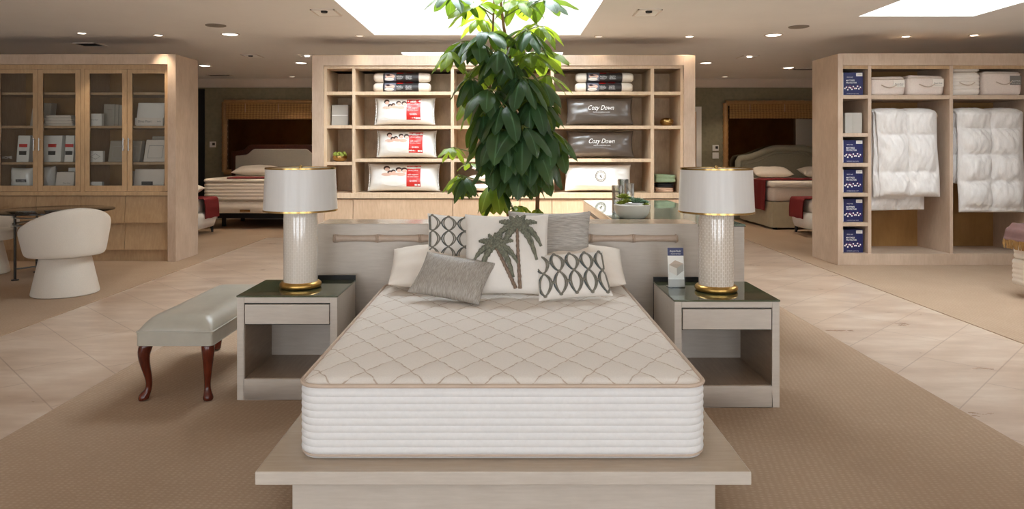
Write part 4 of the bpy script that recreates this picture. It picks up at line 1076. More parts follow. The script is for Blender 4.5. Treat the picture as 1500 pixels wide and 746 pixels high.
# ================================================================ RIGHT OPEN CABINET
RY = 8.80; rx = lambda p: WX(p, RY); rz = lambda p: WZ(p, RY)
rc = thing('wardrobe_cabinet', 'tall open maple cabinet with hanging comforters, right of the aisle', 'cabinet', (5.4, RY, CARP))
x0 = rx(1227.5); x1 = 7.95; zt = rz(78.5); zi = rz(95.7); zb0 = rz(372); D2 = .74
build('outer_frame', MB().box(x0, x0+.062, RY, RY+D2, CARP, zt).box(x1-.062, x1, RY, RY+D2, CARP, zt).box(x0+.062, x1-.062, RY, RY+D2, zi, zt), 'frame_wood', rc, bevel=.003)
build('plinth', MB().box(x0+.062, x1-.062, RY+.02, RY+D2, CARP, zb0), 'frame_wood', rc, bevel=.002)
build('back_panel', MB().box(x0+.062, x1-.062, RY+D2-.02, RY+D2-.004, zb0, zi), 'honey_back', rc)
build('head_rail', MB().box(x0+.062, x1-.062, RY+.03, RY+.06, zi-.04, zi), 'warm_wood', rc)
ups = [(1273, 1278), (1393, 1398), (1513, 1518)]
for p, q in ups: build('upright', MB().box(rx(p), rx(q), RY+.025, RY+D2-.02, zb0, zi), 'frame_wood', rc, bevel=.002)
CP = [139, 195, 239, 283, 326.5]
c0, c1 = x0+.062, rx(1273)
for p in CP: build('shelf', MB().box(c0, c1, RY+.028, RY+D2-.02, rz(p+5.5), rz(p)), 'frame_wood', rc, bevel=.002)
bays = [(rx(1278), rx(1393)), (rx(1398), rx(1513)), (rx(1518), x1-.062)]
for a, c in bays: build('shelf', MB().box(a, c, RY+.028, RY+D2-.02, rz(145), rz(139)), 'frame_wood', rc, bevel=.002)
RODZ = rz(168); RODY = RY+.30
for a, c in bays[:2]:
    r = build('hanging_rod', MB().tube([(a, RODY, RODZ), (c, RODY, RODZ)], .016, 12), 'inner_wood', rc, smooth=True)
    build('rod_socket', MB().tube([(c-.02, RODY, RODZ), (c, RODY, RODZ)], .030, 16), 'inner_wood', r, smooth=True)
# blue protector boxes
YR = RY+.10
R = lambda p: WX(p, YR); RZ = lambda p: WZ(p, YR)
def blue_box():
    w, h, d = .284, .284, .24
    o = thing('mattress_protector_box', 'x', 'box', (0, 0, 0), 'navy mattress protector boxes')
    bb = build('carton', MB().box(-w/2, w/2, 0, d, 0, h), 'navy', o, bevel=.003)
    build('white_spine_strip', MB().box(-w/2-.001, -w/2+.042, -.0015, .002, .001, h-.001), 'card_white', o)
    b = MB()
    for k in range(6): b.ellipsoid((-w/2+.021, -.002, .05+k*.034), .008, .001, .008, 8, 4)
    build('spine_icons', b, 'grey_ink', o)
    build('size_sticker', MB().box(w/2-.085, w/2-.008, -.0018, .002, h-.048, h-.008), 'card_white', o)
    lettering('sticker_text', 'QUEEN', 'grey_ink', o, lambda x, z: (w/2-.046+x, -.0025, h-.028+z), .05)
    lettering('box_title', 'MATTRESS\nPROTECTOR', 'white_ink', o, lambda x, z: (.0+x, -.0015, h*.60+z), .128, .048, bold=.01, align='LEFT')
    lettering('box_brand', 'PROTECT-A-BED', 'white_ink', o, lambda x, z: (-.02+x, -.0015, h*.79+z), .075, .012)
    lettering('box_note', 'WATERPROOF  QUIET  COOL', 'white_ink', o, lambda x, z: (.015+x, -.0015, .018+z), .15, .010)
    wb, pb = MB(), MB(); rnd = random.Random(5)
    for k in range(12):
        x = -w/2+.062+.017*k; z = .085+.018*sin(k*2.3)+.012*(k/12)
        wb.ellipsoid((x, -.002, z), .010, .002, .010, 10, 6)
        pb.ellipsoid((x+.010, -.0022, z+rnd.uniform(-.022, .022)), .006, .0018, .005, 8, 5)
    f = build('cotton_print', wb, 'white_ink', o, smooth=True); build('berry_print', pb, 'berry', o, smooth=True)
    return o
bb = blue_box(); first = True
for p0, top, where in ((139, 104, 'topmost in the column, above the grey box'), (239, 205, 'second from the top, below the grey box'), (283, 248.5, 'third from the top'), (326.5, 291.5, 'fourth from the top'), (372, 336.5, 'lowest, just above the plinth')):
    lab = 'navy mattress protector box '+where
    o = bb if first else dup(bb, (0, 0, 0), lab)
    o['label'] = lab; first = False
    o.location = ((c0+c1)/2-.008, YR, (rz(p0) if p0 != 372 else zb0)+.002); o.rotation_euler = (0, 0, radians(random.Random(p0).uniform(-2, 1)))
o = rbox('storage_box', 'pale grey square box between navy boxes in the cabinet column', 'box', 'card_grey', R(1239), R(1264), rz(195), RZ(165), YR+.02, .2, 0)
build('box_front_fold', MB().box(R(1250), R(1250)+.003, YR+.018, YR+.022, rz(195)+.004, RZ(165)-.004), 'linen_grey', o)
# bedding bags on the top shelf
def bag(p0, p1, ptop, lab, mat, ribs=0, tag_=True, handle_z=.55):
    z0 = rz(139)+.002; z1 = RZ(ptop); x0, x1 = rx(p0)+.012, rx(p1)-.004
    o = thing('bedding_bag', lab, 'bag', ((x0+x1)/2, YR+.2, z0), 'bedding bags on the top shelf'); h = z1-z0
    prof = [(z0, .03), (z0+.01, .010), (z0+.03, 0)]
    if ribs:
        for k in range(ribs):
            for q in (.2, .5, .8, 1): prof.append((z0+.03+(h-.06)*(k+q)/ribs, -.006*sin(pi*q)+(.006 if q == 1 else 0)))
    else: prof += [(z0+h*.3, -.006), (z0+h*.6, -.006), (z1-.06, .002)]
    prof += [(z1-.03, .004), (z1-.010, .018), (z1, .05)]
    b = MB().rrect_loft(x0, x1, YR-.01, YR+.45, .06, prof, 6)
    b.v = [(x, y, z+(.006*sin(7*x+9*y) if z > z0+.05 else 0)) for x, y, z in b.v]
    build('bag_body', b, mat, o, smooth=True)
    xm = x0+(x1-x0)*.5; hz = z0+h*handle_z; n = 14
    build('rope_handle', MB().tube([(xm+.095*(2*i/n-1), YR-.022-.02*sin(pi*i/n), hz-.035*sin(pi*i/n)) for i in range(n+1)], .007, 8), 'piping', o, smooth=True)
    if not ribs: build('zip_piping', MB().tube(rr_path(x0, x1, YR-.012, YR+.452, .06, z1-.035, 5), .005, 6, closed=True), 'piping', o, smooth=True)
    if tag_:
        t0, t1 = x1-.16, x1-.02
        tg = build('paper_tag', MB().box(t0, t1, YR-.022, YR-.017, z0+h*.42, z0+h*.80), 'linen' if tag_ == 1 else 'grey_ink', o)
        L = o.location
        lettering('tag_text', 'Royal-Pedic', 'ink' if tag_ == 1 else 'white_ink', tg, lambda x, z: ((t0+t1)/2+x-L.x, YR-.0235-L.y, z0+h*.58+z-L.z), .11, shear=.3)
        lettering('tag_text', 'ORGANIC BEDDING', 'ink' if tag_ == 1 else 'white_ink', tg, lambda x, z: ((t0+t1)/2+x-L.x, YR-.0235-L.y, z0+h*.49+z-L.z), .10)
    return o
bag(1280, 1333.5, 112, 'blush bedding bag with rope handle, first from the left on the top shelf', 'pink_fabric')
bag(1335, 1391, 110, 'blush bedding bag with rope handle, second from the left on the top shelf', 'pink_fabric')
bag(1399.5, 1445, 106, 'white ribbed bedding roll bag with rope handle under a folded pad', 'linen', 5, 0)
z_ = RZ(106)+.004
o = thing('folded_pad', 'white folded pad lying on the ribbed bedding bag', 'folded linen', ((R(1400)+R(1445))/2, YR+.2, z_+.004))
build('folded_cloth', MB().rrect_loft(rx(1400)+.02, rx(1445.5)-.006, YR, YR+.42, .05, [(z_+.006, .02), (z_+.02, 0), (z_+.045, .004), (z_+.05, .012), (z_+.055, .004), (z_+.075, 0), (z_+.088, .03)], 6), 'linen', o, smooth=True)
bag(1447, 1506, 104, 'blush bedding bag with grey tag at the right edge of the top shelf', 'pink_fabric', 0, 2)
# comforters over the rods -------------------------------------------------
def comforter(lab, panels):
    """panels: (x0,x1,yfront,zbot_left,zbot_right,ncol,rowh,puff,name) each fold hangs from the rod"""
    o = thing('comforter', lab, 'comforter', (panels[0][0], RODY, RODZ), 'white down comforters on the cabinet rods')
    for (x0, x1, yf, zl_, zr_, nc, rh, puff, skew, nm) in panels:
        ztop = RODZ+.055+(.30-(yf-RY))*0
        def fn(a, c, x0=x0, x1=x1, yf=yf, zl_=zl_, zr_=zr_, nc=nc, rh=rh, puff=puff, skew=skew):
            # c runs from behind the rod, over it and down the front
            zb = zl_+(zr_-zl_)*a
            top = RODZ+.052
            if c < .18:
                q = c/.18; ang = pi*(1-q); yc = (yf+RODY+.16)/2; ry = (RODY+.16-yf)/2
                y = yc-ry*cos(pi-ang) if False else yc+ry*cos(pi*q); z = top-.03+.055*sin(pi*q)
                s = -(1-q)*.12
            else:
                q = (c-.18)/.82; y = yf; z = top-.03-(top-.03-zb)*q; s = (top-z)
            bx_ = abs(sin(pi*nc*a))**.45; rw = abs(sin(pi*(s+rh*.35)/rh))**.45 if rh else 1
            e = min(1, min(a, 1-a)*8)**.5
            edge = 1 if c < .95 else max(.0, (1-c)/.05)**.5
            wr = (.012*sin(26*a+4*sin(7*s))*sin(9*s+5*a)+.006*sin(64*a+5*sin(11*s)+3*s))*(1.2-.7*bx_*rw)
            d = (puff*(.10+1.15*bx_*rw)+wr)*e*edge
            x = x0+(x1-x0)*a+skew*max(0, s)*(1)+.012*sin(8*s+1.3)*(1 if a > .5 else -1)*(.4)
            if c >= .18: y -= d
            else: z += d*.25*sin(pi*q)+0; y -= d*.6
            return (x, y, z)
        def back(a, c, fn=fn):
            p = fn(a, c); e = min(1, min(a, 1-a)*8)**.5; edge = 1 if c < .95 else max(.0, (1-c)/.05)**.5
            return (p[0], p[1]+.010+(.030 if c >= .18 else 0)*e*edge, p[2]-(.012 if c < .18 else 0))
        nu, nv = 48, 72
        b = MB().grid(fn, nu, nv); o2 = len(b.v); b.grid(back, nu, nv); k = nu+1
        loop = [i for i in range(k)]+[j*k+nu for j in range(1, nv+1)]+[nv*k+i for i in range(nu-1, -1, -1)]+[j*k for j in range(nv-1, 0, -1)]
        for i in range(len(loop)):
            a_, c_ = loop[i], loop[(i+1) % len(loop)]; b.f.append([a_, c_, c_+o2, a_+o2]); b.mi.append(0)
        build(nm, b, 'duvet', o, smooth=80)
    return o
Yf = RY+.10; r1 = lambda p: WX(p, Yf); r2 = lambda p: WZ(p, Yf)
comforter('white down comforter hung in three uneven layers on the left rod', [
    (r1(1283), r1(1371), Yf, r2(288), r2(288.5), 2, .46, .065, .05, 'front_fold'),
    (r1(1282), r1(1330), RY+.145, r2(290), r2(293), 1, .46, .05, 0, 'middle_fold'),
    (r1(1279.5), r1(1362), RY+.215, r2(310), r2(308), 2, .46, .05, 0, 'rear_fold')])
comforter('white box quilted comforter of fat square puffs on the right rod', [
    (r1(1401), r1(1497), Yf-.01, r2(311), r2(311), 2, .33, .085, .018, 'front_fold'),
    (r1(1398.6), r1(1425), RY+.21, r2(268), r2(272), 1, .33, .06, 0, 'rear_fold')])
# ================================================================ DESK BEHIND THE HEADBOARD
dk = thing('display_counter', 'glass topped maple counter behind the headboard on the right', 'counter', (1.28, 6.4, 0))
dx0, dx1, dy0, dy1, dz = .83, 1.735, 5.19, 7.68, .885
build('counter_body', MB().box(dx0+.012, dx1-.004, dy0+.01, dy1-.01, 0, dz-.012), 'greige', dk, bevel=.003)
build('side_rail', MB().box(dx0, dx0+.012, dy0, dy1, dz-.16, dz-.012), 'inner_wood', dk)
build('side_rail_inlay', MB().box(dx0-.004, dx0, dy0+.3, dy1-.5, dz-.10, dz-.07), 'ink', dk)
build('glass_top', MB().box(dx0, dx1, dy0, dy1, dz-.010, dz+.001), 'desk_glass', dk, bevel=.002)
build('glass_edge', MB().box(dx0+.001, dx1+.002, dy0-.002, dy1+.002, dz-.014, dz-.008), 'gloss_black', dk)
# succulents
sx, sy, sz = WX(926, 5.66), 5.66, dz+.001
sc = thing('succulent_bowl', 'white ceramic bowl of succulents on the glass counter', 'planter', (sx, sy, sz))
build('bowl', MB().lathe([(.001, 0), (.085, 0), (.10, .006), (.125, .035), (.138, .07), (.143, .108), (.138, .112), (.132, .105), (.12, .08), (.001, .078)], (sx, sy, sz), 40), 'ceramic', sc, smooth=True)
build('soil', MB().lathe([(.001, .095), (.133, .094)], (sx, sy, sz), 24), 'soil', sc)
def rosette(b, cx, cy, cz, r, n=3, up=.5, rnd=random):
    for ring in range(n):
        q = 1-ring/n; m = 5+2*(n-ring); 
        for k in range(m):
            a = 2*pi*(k+.5*(ring % 2))/m; el = up+.35*ring
            d = Vector((cos(a)*cos(el), sin(a)*cos(el), sin(el))); s = Vector((-sin(a), cos(a), 0)); nn = d.cross(s)
            L = r*(.45+.55*q); w_ = L*.26
            base = Vector((cx, cy, cz)); P = [base+d*L*.1, base+d*L*.5+s*w_-nn*.0, base+d*L*1.0, base+d*L*.5-s*w_]
            top = base+d*L*.55-nn*w_*.45; bot = base+d*L*.5+nn*w_*.5
            b.add(P+[top, bot], [(0, 1, 4), (1, 2, 4), (2, 3, 4), (3, 0, 4), (1, 0, 5), (2, 1, 5), (3, 2, 5), (0, 3, 5)])
rnd = random.Random(2)
for i, (ox, oy, oz, r, m) in enumerate(((.035, -.03, .12, .075, 'succulent'), (-.045, -.02, .125, .055, 'succulent_yellow'), (.09, .0, .115, .055, 'succulent'), (-.09, -.01, .11, .05, 'succulent_yellow'), (-.01, .06, .13, .06, 'succulent'), (.06, .06, .12, .05, 'succulent'), (-.06, .06, .15, .07, 'succulent_yellow'), (.10, -.05, .105, .035, 'succulent_yellow'))):
    b = MB(); rosette(b, sx+ox, sy+oy, sz+oz, r, 4, .35); build('succulent', b, m, sc, smooth=True)
for px, Yv, h, r, lab in ((904, 6.05, .24, .044, 'clear crystal vase left of the succulents, nearest of the group'), (913, 6.45, .275, .046, 'clear crystal vase behind the succulents, tallest of the group'), (922, 6.22, .25, .042, 'clear crystal vase behind the right side of the succulents')):
    x = WX(px, Yv); v_ = thing('crystal_vase', lab, 'vase', (x, Yv, sz), 'crystal vases on the glass counter')
    build('vase', MB().lathe([(.001, .002), (r*.9, 0), (r, .01), (r*.96, h*.5), (r*1.04, h), (r*.94, h), (r*.85, h*.5), (r*.85, .03), (.001, .028)], (x, Yv, sz), 10), 'crystal', v_)

# ================================================================ LEFT SEATING
tb = thing('glass_table', 'round smoked glass table on thin metal legs by the cabinet', 'table', (-5.12, 8.1, CARP))
tx, ty, tz = -5.12, 8.1, .735
build('glass_top', MB().lathe([(.001, .735), (.61, .735), (.617, .739), (.62, .744), (.617, .749), (.61, .752), (.001, .752)], (tx, ty, 0), 80), 'smoke_glass', tb, smooth=True)
build('top_rim', MB().lathe([(.6155, .736), (.623, .738), (.623, .750), (.6155, .751), (.6155, .736)], (tx, ty, 0), 80), 'gloss_black', tb, smooth=True)
ring = lambda r, z, n=56: [(tx+r*cos(2*pi*k/n), ty+r*sin(2*pi*k/n), z) for k in range(n)]
build('support_ring', MB().tube(ring(.38, .60), .013, 10, closed=True), 'steel', tb, smooth=True)
build('support_ring', MB().tube(ring(.38, .685), .009, 10, closed=True), 'steel', tb, smooth=True)
for k in range(4):
    a = pi/4+pi/2*k+.2; x, y = tx+.38*cos(a), ty+.38*sin(a)
    lg = build('table_leg', MB().tube([(x, y, CARP+.01), (x, y, .733)], .014, 12), 'gunmetal', tb, smooth=True)
    build('foot_disc', MB().cyl((x, y), .036, CARP, CARP+.012, 20), 'gunmetal', lg)
    x2, y2 = tx+.38*cos(a+pi), ty+.38*sin(a+pi)
    if k < 2: build('stretcher', MB().tube([(x, y, .13), (x2, y2, .13)], .009, 8), 'gunmetal', tb, smooth=True)
def barrel_chair(lab):
    c = thing('barrel_chair', lab, 'chair', (0, 0, CARP), 'upholstered swivel chairs at the glass table')
    z = CARP
    build('swivel_base', MB().lathe([(.001, 0), (.285, 0), (.297, .008), (.298, .02), (.225, .365), (.215, .372), (.001, .372)], (0, 0, z), 48), 'boucle', c, smooth=True)
    build('swivel_plate', MB().cyl((0, 0), .17, z+.370, z+.385, 28), 'black', c)
    build('seat_cushion', MB().lathe([(.001, .387), (.30, .387), (.325, .395), (.335, .42), (.335, .46), (.32, .49), (.28, .505), (.001, .512)], (0, .02, z), 48, sy=1.0), 'boucle', c, smooth=True)
    # wrap-around back: back is towards -y, opens towards +y
    A = radians(128); n, m = 56, 20
    def sec(th):
        h = .60+.262*(.5+.5*cos(th*1.30))**.9 if abs(th*1.30) < pi else .60
        zb = .382; out, thk = .405, .085
        pts = []
        for k in range(m):
            q = 2*pi*k/m; ex = .62
            cx = (abs(cos(q))**ex)*(1 if cos(q) > 0 else -1); cz = (abs(sin(q))**.35)*(1 if sin(q) > 0 else -1)
            zz = (zb+h)/2+cz*(h-zb)/2; r = out-thk/2+cx*thk/2
            r -= .055*(1-(zz-zb)/(h-zb))
            pts.append((r*sin(th), -r*cos(th), z+zz))
        return pts
    vs, fs = [], []
    for i in range(n+1):
        th = -A+2*A*i/n; s = sec(th)
        if i in (0, n): s = [tuple(Vector(p)*1.0) for p in s]
        vs += s
    for i in range(n):
        for k in range(m): fs.append((i*m+k, i*m+(k+1) % m, (i+1)*m+(k+1) % m, (i+1)*m+k))
    fs += [tuple(range(m)), tuple(n*m+k for k in range(m-1, -1, -1))]
    build('wrap_back', MB().add(vs, fs), 'boucle', c, smooth=60)
    return c
c1_ = barrel_chair('oatmeal barrel swivel chair seen from behind in front of the glass table')
c1_.location = (WX(96, 7.10), 7.10, CARP); c1_.rotation_euler = (0, 0, radians(48))
c2_ = dup(c1_, (-6.04, 8.22, CARP), 'oatmeal barrel swivel chair cut by the left photo edge, facing right', radians(-95))

# ================================================================ BACKGROUND BEDS
def loftbed(name, x0, x1, y0, y1, z0, z1, r, mat, parent, ribs=0, bulge=.01):
    prof = [(z0, .02), (z0+.012, .004)]
    if ribs:
        for k in range(ribs):
            for q in (.25, .5, .75, 1): prof.append((z0+.012+(z1-z0-.024)*(k+q)/ribs, .004-bulge*sin(pi*q)))
    else: prof += [(z0+(z1-z0)*.5, -bulge)]
    prof += [(z1-.012, .004), (z1, .025)]
    return build(name, MB().rrect_loft(x0, x1, y0, y1, r, prof, 6), mat, parent, smooth=60)
FB = 12.72
fx = lambda p: WX(p, FB); fz = lambda p: WZ(p, FB)
# dark wood bed, far left
bl = thing('far_bed', 'dark wood framed bed with grey padded headboard at the far left wall', 'bed', (-4.4, 13.6, CARP))
x0, x1 = fx(297), fx(297)+1.95; xc = (x0+x1)/2
hb_y = 14.42; hx0, hx1 = WX(339, hb_y), WX(339, hb_y)+1.98; hc = (hx0+hx1)/2
def head_profile(inset):
    w_ = (hx1-hx0)/2-inset; zt = WZ(212, hb_y)-inset; zs = WZ(222, hb_y)-inset
    P = [(hc-w_, .2), (hc-w_, zs)]
    for i in range(9):
        q = i/8; P.append((hc-w_+.20+.20*q, zs+.02+(zt-zs-.02)*(.5-.5*cos(pi*q))))
    P += [(2*hc-x, z) for x, z in reversed(P[2:])]+[(hc+w_, zs), (hc+w_, .2)]
    return P
build('headboard_frame', MB().prism(head_profile(0), 1, hb_y, hb_y+.07), 'dark_wood', bl, bevel=.01)
build('headboard_pad', MB().prism(head_profile(.085), 1, hb_y-.03, hb_y+.01), 'grey_uph', bl, bevel=.02)
build('underbed_shade', MB().box(x0+.06, x1-.06, FB+.5, hb_y, .16, .275), 'black', bl)  # recessed black box stands in for the shade under the bed
for sx in (x0+.12, x1-.16):
    for y in (FB+.55, hb_y-.2): build('bed_leg', MB().box(sx, sx+.06, y, y+.06, CARP, .16), 'black', bl)
bs = thing('box_spring', 'pale box spring under the mattress of the far left bed', 'box spring', (xc, 13.5, fz(313)))
loftbed('box_cover', x0+.02, x1-.02, FB+.02, hb_y-.07, fz(312.7), fz(295), .08, 'cream_knit', bs)
build('gold_label', MB().box(fx(351), fx(366), FB+.004, FB+.012, fz(311), fz(307.5)), 'gold', bs)
ms = thing('mattress', 'ribbed pale mattress on the far left dark wood bed', 'mattress', (xc, 13.5, fz(294.5)))
loftbed('ribbed_border', x0, x1, FB, hb_y-.07, fz(294.6), fz(268), .10, 'cream_knit', ms, 5, .012)
loftbed('pillow_top', x0-.005, x1+.005, FB-.005, hb_y-.07, fz(268), fz(262), .10, 'cream_knit', ms, 1, .012)
th = thing('bed_runner', 'thin dark red runner across the foot of the far left bed', 'throw', (xc, FB+.2, fz(262)))
def runner_fn(x0, x1, yb0, z, drop):
    return lambda a, c: (x0+(x1-x0)*a, yb0+.5*c, z+.004*sin(20*a))
build('folded_cloth', MB().rrect_loft(fx(331), x1-.01, FB+.0, FB+.45, .03, [(fz(262)+.002, .01), (fz(262)+.012, 0), (fz(262)+.022, .01)], 4), 'red_throw', th, smooth=True)
o = thing('sleeping_pillow', 'white pillow lying against the grey padded headboard', 'pillow'); c = Cushion(.86, .42, .17, .05, 2.8, .5, wr=.006); build('pillow_cover', c.mesh(16), 'linen', o, smooth=True)
place(o, (WX(371, 13.9), 13.9, fz(262)+.075), 80)
# sage bed, far right
br_ = thing('far_bed', 'sage upholstered bed with camelback headboard and khaki skirt at the far right wall', 'bed', (5.7, 13.6, CARP))
x0, x1 = fx(1131), fx(1131)+1.95; xc = (x0+x1)/2
hx0 = WX(1078, hb_y); hx1 = hx0+2.15; hc = (hx0+hx1)/2
def camel(inset):
    w_ = (hx1-hx0)/2-inset; P = [(hc-w_, .3)]
    zs, zt = WZ(228, hb_y)-inset, WZ(213.5, hb_y)-inset
    P.append((hc-w_, zs-.06)); P.append((hc-w_+.03, zs-.01))
    for i in range(13):
        q = i/12; P.append((hc-w_+.08+(w_-.08)*.85*q, zs+(zt-zs)*(.5-.5*cos(pi*min(1, q*1.1)))))
    P += [(2*hc-x, z) for x, z in reversed(P[1:])]+[(hc+w_, .3)]
    return P
def band(P, y, r, nm, mat, par): build(nm, MB().tube([(x, y, z) for x, z in P], r, 12), mat, par, smooth=True)
build('headboard_panel', MB().prism(camel(.06), 1, hb_y, hb_y+.06), 'sage', br_, bevel=.01)
band(camel(.05), hb_y, .065, 'rolled_border', 'sage', br_)
band(camel(.16), hb_y-.005, .012, 'welt', 'sage', br_)
sk = MB(); zsk = fz(296); n = 60
def skirt(a, c):
    L = (hb_y-FB); T = L+(x1-x0)
    s = a*T
    if s < L: x, y, nx, ny = x0, hb_y-s, -1, 0
    else: x, y, nx, ny = x0+(s-L), FB, 0, -1
    f = .010*sin(s*4.3)*(1-c)+.02*(1-c)
    return (x+nx*f, y+ny*f, .045+(zsk-.045)*c)
build('bed_skirt', MB().grid(skirt, 90, 6), 'skirt', br_, smooth=True)
build('bed_base', MB().box(x0+.03, x1-.03, FB+.03, hb_y-.01, .10, zsk-.01), 'skirt', br_)
for sx in (x0+.05, x1-.11):
    for y in (FB+.06, hb_y-.2): build('bed_leg', MB().box(sx, sx+.06, y, y+.06, CARP, .12), 'black', br_)
ms = thing('mattress', 'blush topped mattress on the far right sage bed', 'mattress', (xc, 13.5, zsk))
loftbed('mattress_border', x0+.01, x1-.01, FB+.01, hb_y-.10, zsk+.003, fz(275), .10, 'pink_fabric', ms, 1, .012)
loftbed('pillow_top', x0-.005, x1+.005, FB-.005, hb_y-.10, fz(275), fz(265.5), .10, 'linen', ms, 1, .012)
o = thing('sleeping_pillow', 'white pillow lying against the sage camelback headboard, left one', 'pillow'); c = Cushion(.74, .42, .18, .05, 2.8, .5, wr=.006, seed=4); build('pillow_cover', c.mesh(16), 'linen', o, smooth=True)
place(o, (WX(1130, 14.05), 13.86, fz(265.5)+.080), 78)
o = thing('sleeping_pillow', 'white pillow on the sage bed partly behind the right cabinet edge', 'pillow'); build('pillow_cover', c.mesh(16), 'linen', o, smooth=True)
place(o, (WX(1130, 14.05)+.95, 13.86, fz(265.5)+.080), 78)
def throw(nm, lab, mat, path, y0, y1, skew=0, fr=False):
    """cloth with thickness following path of (x,z); y0..y1 its width"""
    o = thing(nm, lab, 'throw', (path[0][0], y0, path[0][1]))
    P = [Vector((x, 0, z)) for x, z in path]; n = len(P); out = []
    for i in range(n):
        d = (P[min(i+1, n-1)]-P[max(i-1, 0)]).normalized(); out.append(Vector((-d.z, 0, d.x)))
    def fn(off):
        def f(a, c):
            t = a*(n-1); i = min(int(t), n-2); q = t-i; p = P[i].lerp(P[i+1], q); nn = out[i].lerp(out[i+1], q).normalized()
            w = .006*sin(19*c+7*a)+.004*sin(31*a)
            p = p+nn*(off+w); return (p.x, y0+(y1-y0)*c+skew*a, p.z)
        return f
    m = 8*(n-1); b = MB().grid(fn(.012), m, 10); o2 = len(b.v); b.grid(fn(0), m, 10); k = m+1
    loop = [i for i in range(k)]+[j*k+m for j in range(1, 11)]+[10*k+i for i in range(m-1, -1, -1)]+[j*k for j in range(9, 0, -1)]
    for i in range(len(loop)): a_, c_ = loop[i], loop[(i+1) % len(loop)]; b.f.append([a_, c_, c_+o2, a_+o2]); b.mi.append(0)
    build('cloth', b, mat, o, smooth=70); return o
zt_ = fz(265.5)+.004
th = thing('bed_runner', 'dark red throw draped over the near side of the sage bed', 'throw', (x0, FB, zt_))
def drape(off):
    def f(a, c):
        # a: across the runner, c: from bed middle out over the side and down
        w = .60*a
        Lt = .95
        s = c*1.45
        x = x0+.9-s if s < Lt-.05 else x0-.05
        z = zt_+.010+off if s < Lt-.05 else zt_+.010-(s-Lt+.05)
        xx = x-(off if s >= Lt-.05 else 0)
        return (xx-.006*sin(14*a)*(1 if s > Lt else 0), FB+.12+w+.10*c, z+.004*sin(9*a+5*c))
    return f
b = MB().grid(drape(.014), 12, 40); o2 = len(b.v); b.grid(drape(0), 12, 40); k = 13
loop = [i for i in range(k)]+[j*k+12 for j in range(1, 41)]+[40*k+i for i in range(11, -1, -1)]+[j*k for j in range(39, 0, -1)]
for i in range(len(loop)): a_, c_ = loop[i], loop[(i+1) % len(loop)]; b.f.append([a_, c_, c_+o2, a_+o2]); b.mi.append(0)
build('cloth', b, 'red_throw', th, smooth=70)
# white beds in the aisles, their near ends peeping past the cabinets
def aisle_bed(lab, xe, sgn, lp, lt):
    """xe: end of the bed in the aisle; extends away under sgn"""
    Y0, Y1 = 11.55, 13.05 if False else 12.45
    L = 2.0
    o = thing('upholstered_bed', lab, 'bed', (xe+sgn*1, 12, CARP), 'white upholstered aisle beds')
    a, c = sorted((xe, xe+sgn*L))
    prof = [(.115, .05), (.13, .015), (.22, -.012), (.30, -.02), (.36, -.008), (.385, .02), (.39, .06)]
    build('upholstered_frame', MB().rrect_loft(a, c, Y0, Y1, .22, prof, 10), 'white_fabric', o, smooth=60)
    for x in (a+.10, c-.10):
        for y in (Y0+.08, Y1-.08): build('bed_leg', MB().tube([(x, y, .12), (x-.02*sgn, y-.01, CARP)], [.03, .018], 10), 'black', o, smooth=True)
    m = thing('mattress', lt[0], 'mattress', (xe+sgn, 12, .39))
    build('mattress_cover', MB().rrect_loft(a+.06, c-.06, Y0+.05, Y1-.05, .16, [(.391, .02), (.41, 0), (.55, 0), (.595, .015), (.61, .05)], 8), 'linen', m, smooth=60)
    t_ = thing('bed_throw', lt[1], 'throw', (xe, 12, .6))
    def f(off):
        def g_(u, v):
            s = u*.95; xo = .62
            if s < xo: x = xe+sgn*(.60-s); z = .614+off
            else: x = xe-sgn*(.026+off+.01*sin(pi*(s-xo)/.33)); z = .614-(s-xo)
            return (x, Y0+.10+(Y1-Y0-.35)*v+.15*u, z+.004*sin(13*v+6*u))
        return g_
    b = MB().grid(f(.016), 40, 12); o2 = len(b.v); b.grid(f(0.002), 40, 12); k = 41
    loop = [i for i in range(k)]+[j*k+40 for j in range(1, 13)]+[12*k+i for i in range(39, -1, -1)]+[j*k for j in range(11, 0, -1)]
    for i in range(len(loop)): a_, c_ = loop[i], loop[(i+1) % len(loop)]; b.f.append([a_, c_, c_+o2, a_+o2]); b.mi.append(0)
    build('cloth', b, 'red_throw', t_, smooth=70)
    if lp:
        q = thing('sleeping_pillow', lp, 'pillow'); cu = Cushion(.62, .42, .18, .05, 2.8, .5, wr=.005); build('pillow_cover', cu.mesh(16), 'linen', q, smooth=True)
        place(q, (xe+sgn*.42, 11.72, .735), 84)
aisle_bed('white upholstered bed end peeping past the glass door cabinet', -4.98, -1, 'white pillow on the bed end past the glass door cabinet', ('white mattress on the bed past the glass door cabinet', 'red throw hanging over the bed end past the glass door cabinet'))
aisle_bed('white upholstered bed end peeping past the open wardrobe cabinet', 4.92, 1, None, ('white mattress on the bed past the wardrobe cabinet', 'red throw hanging over the bed end past the wardrobe cabinet'))

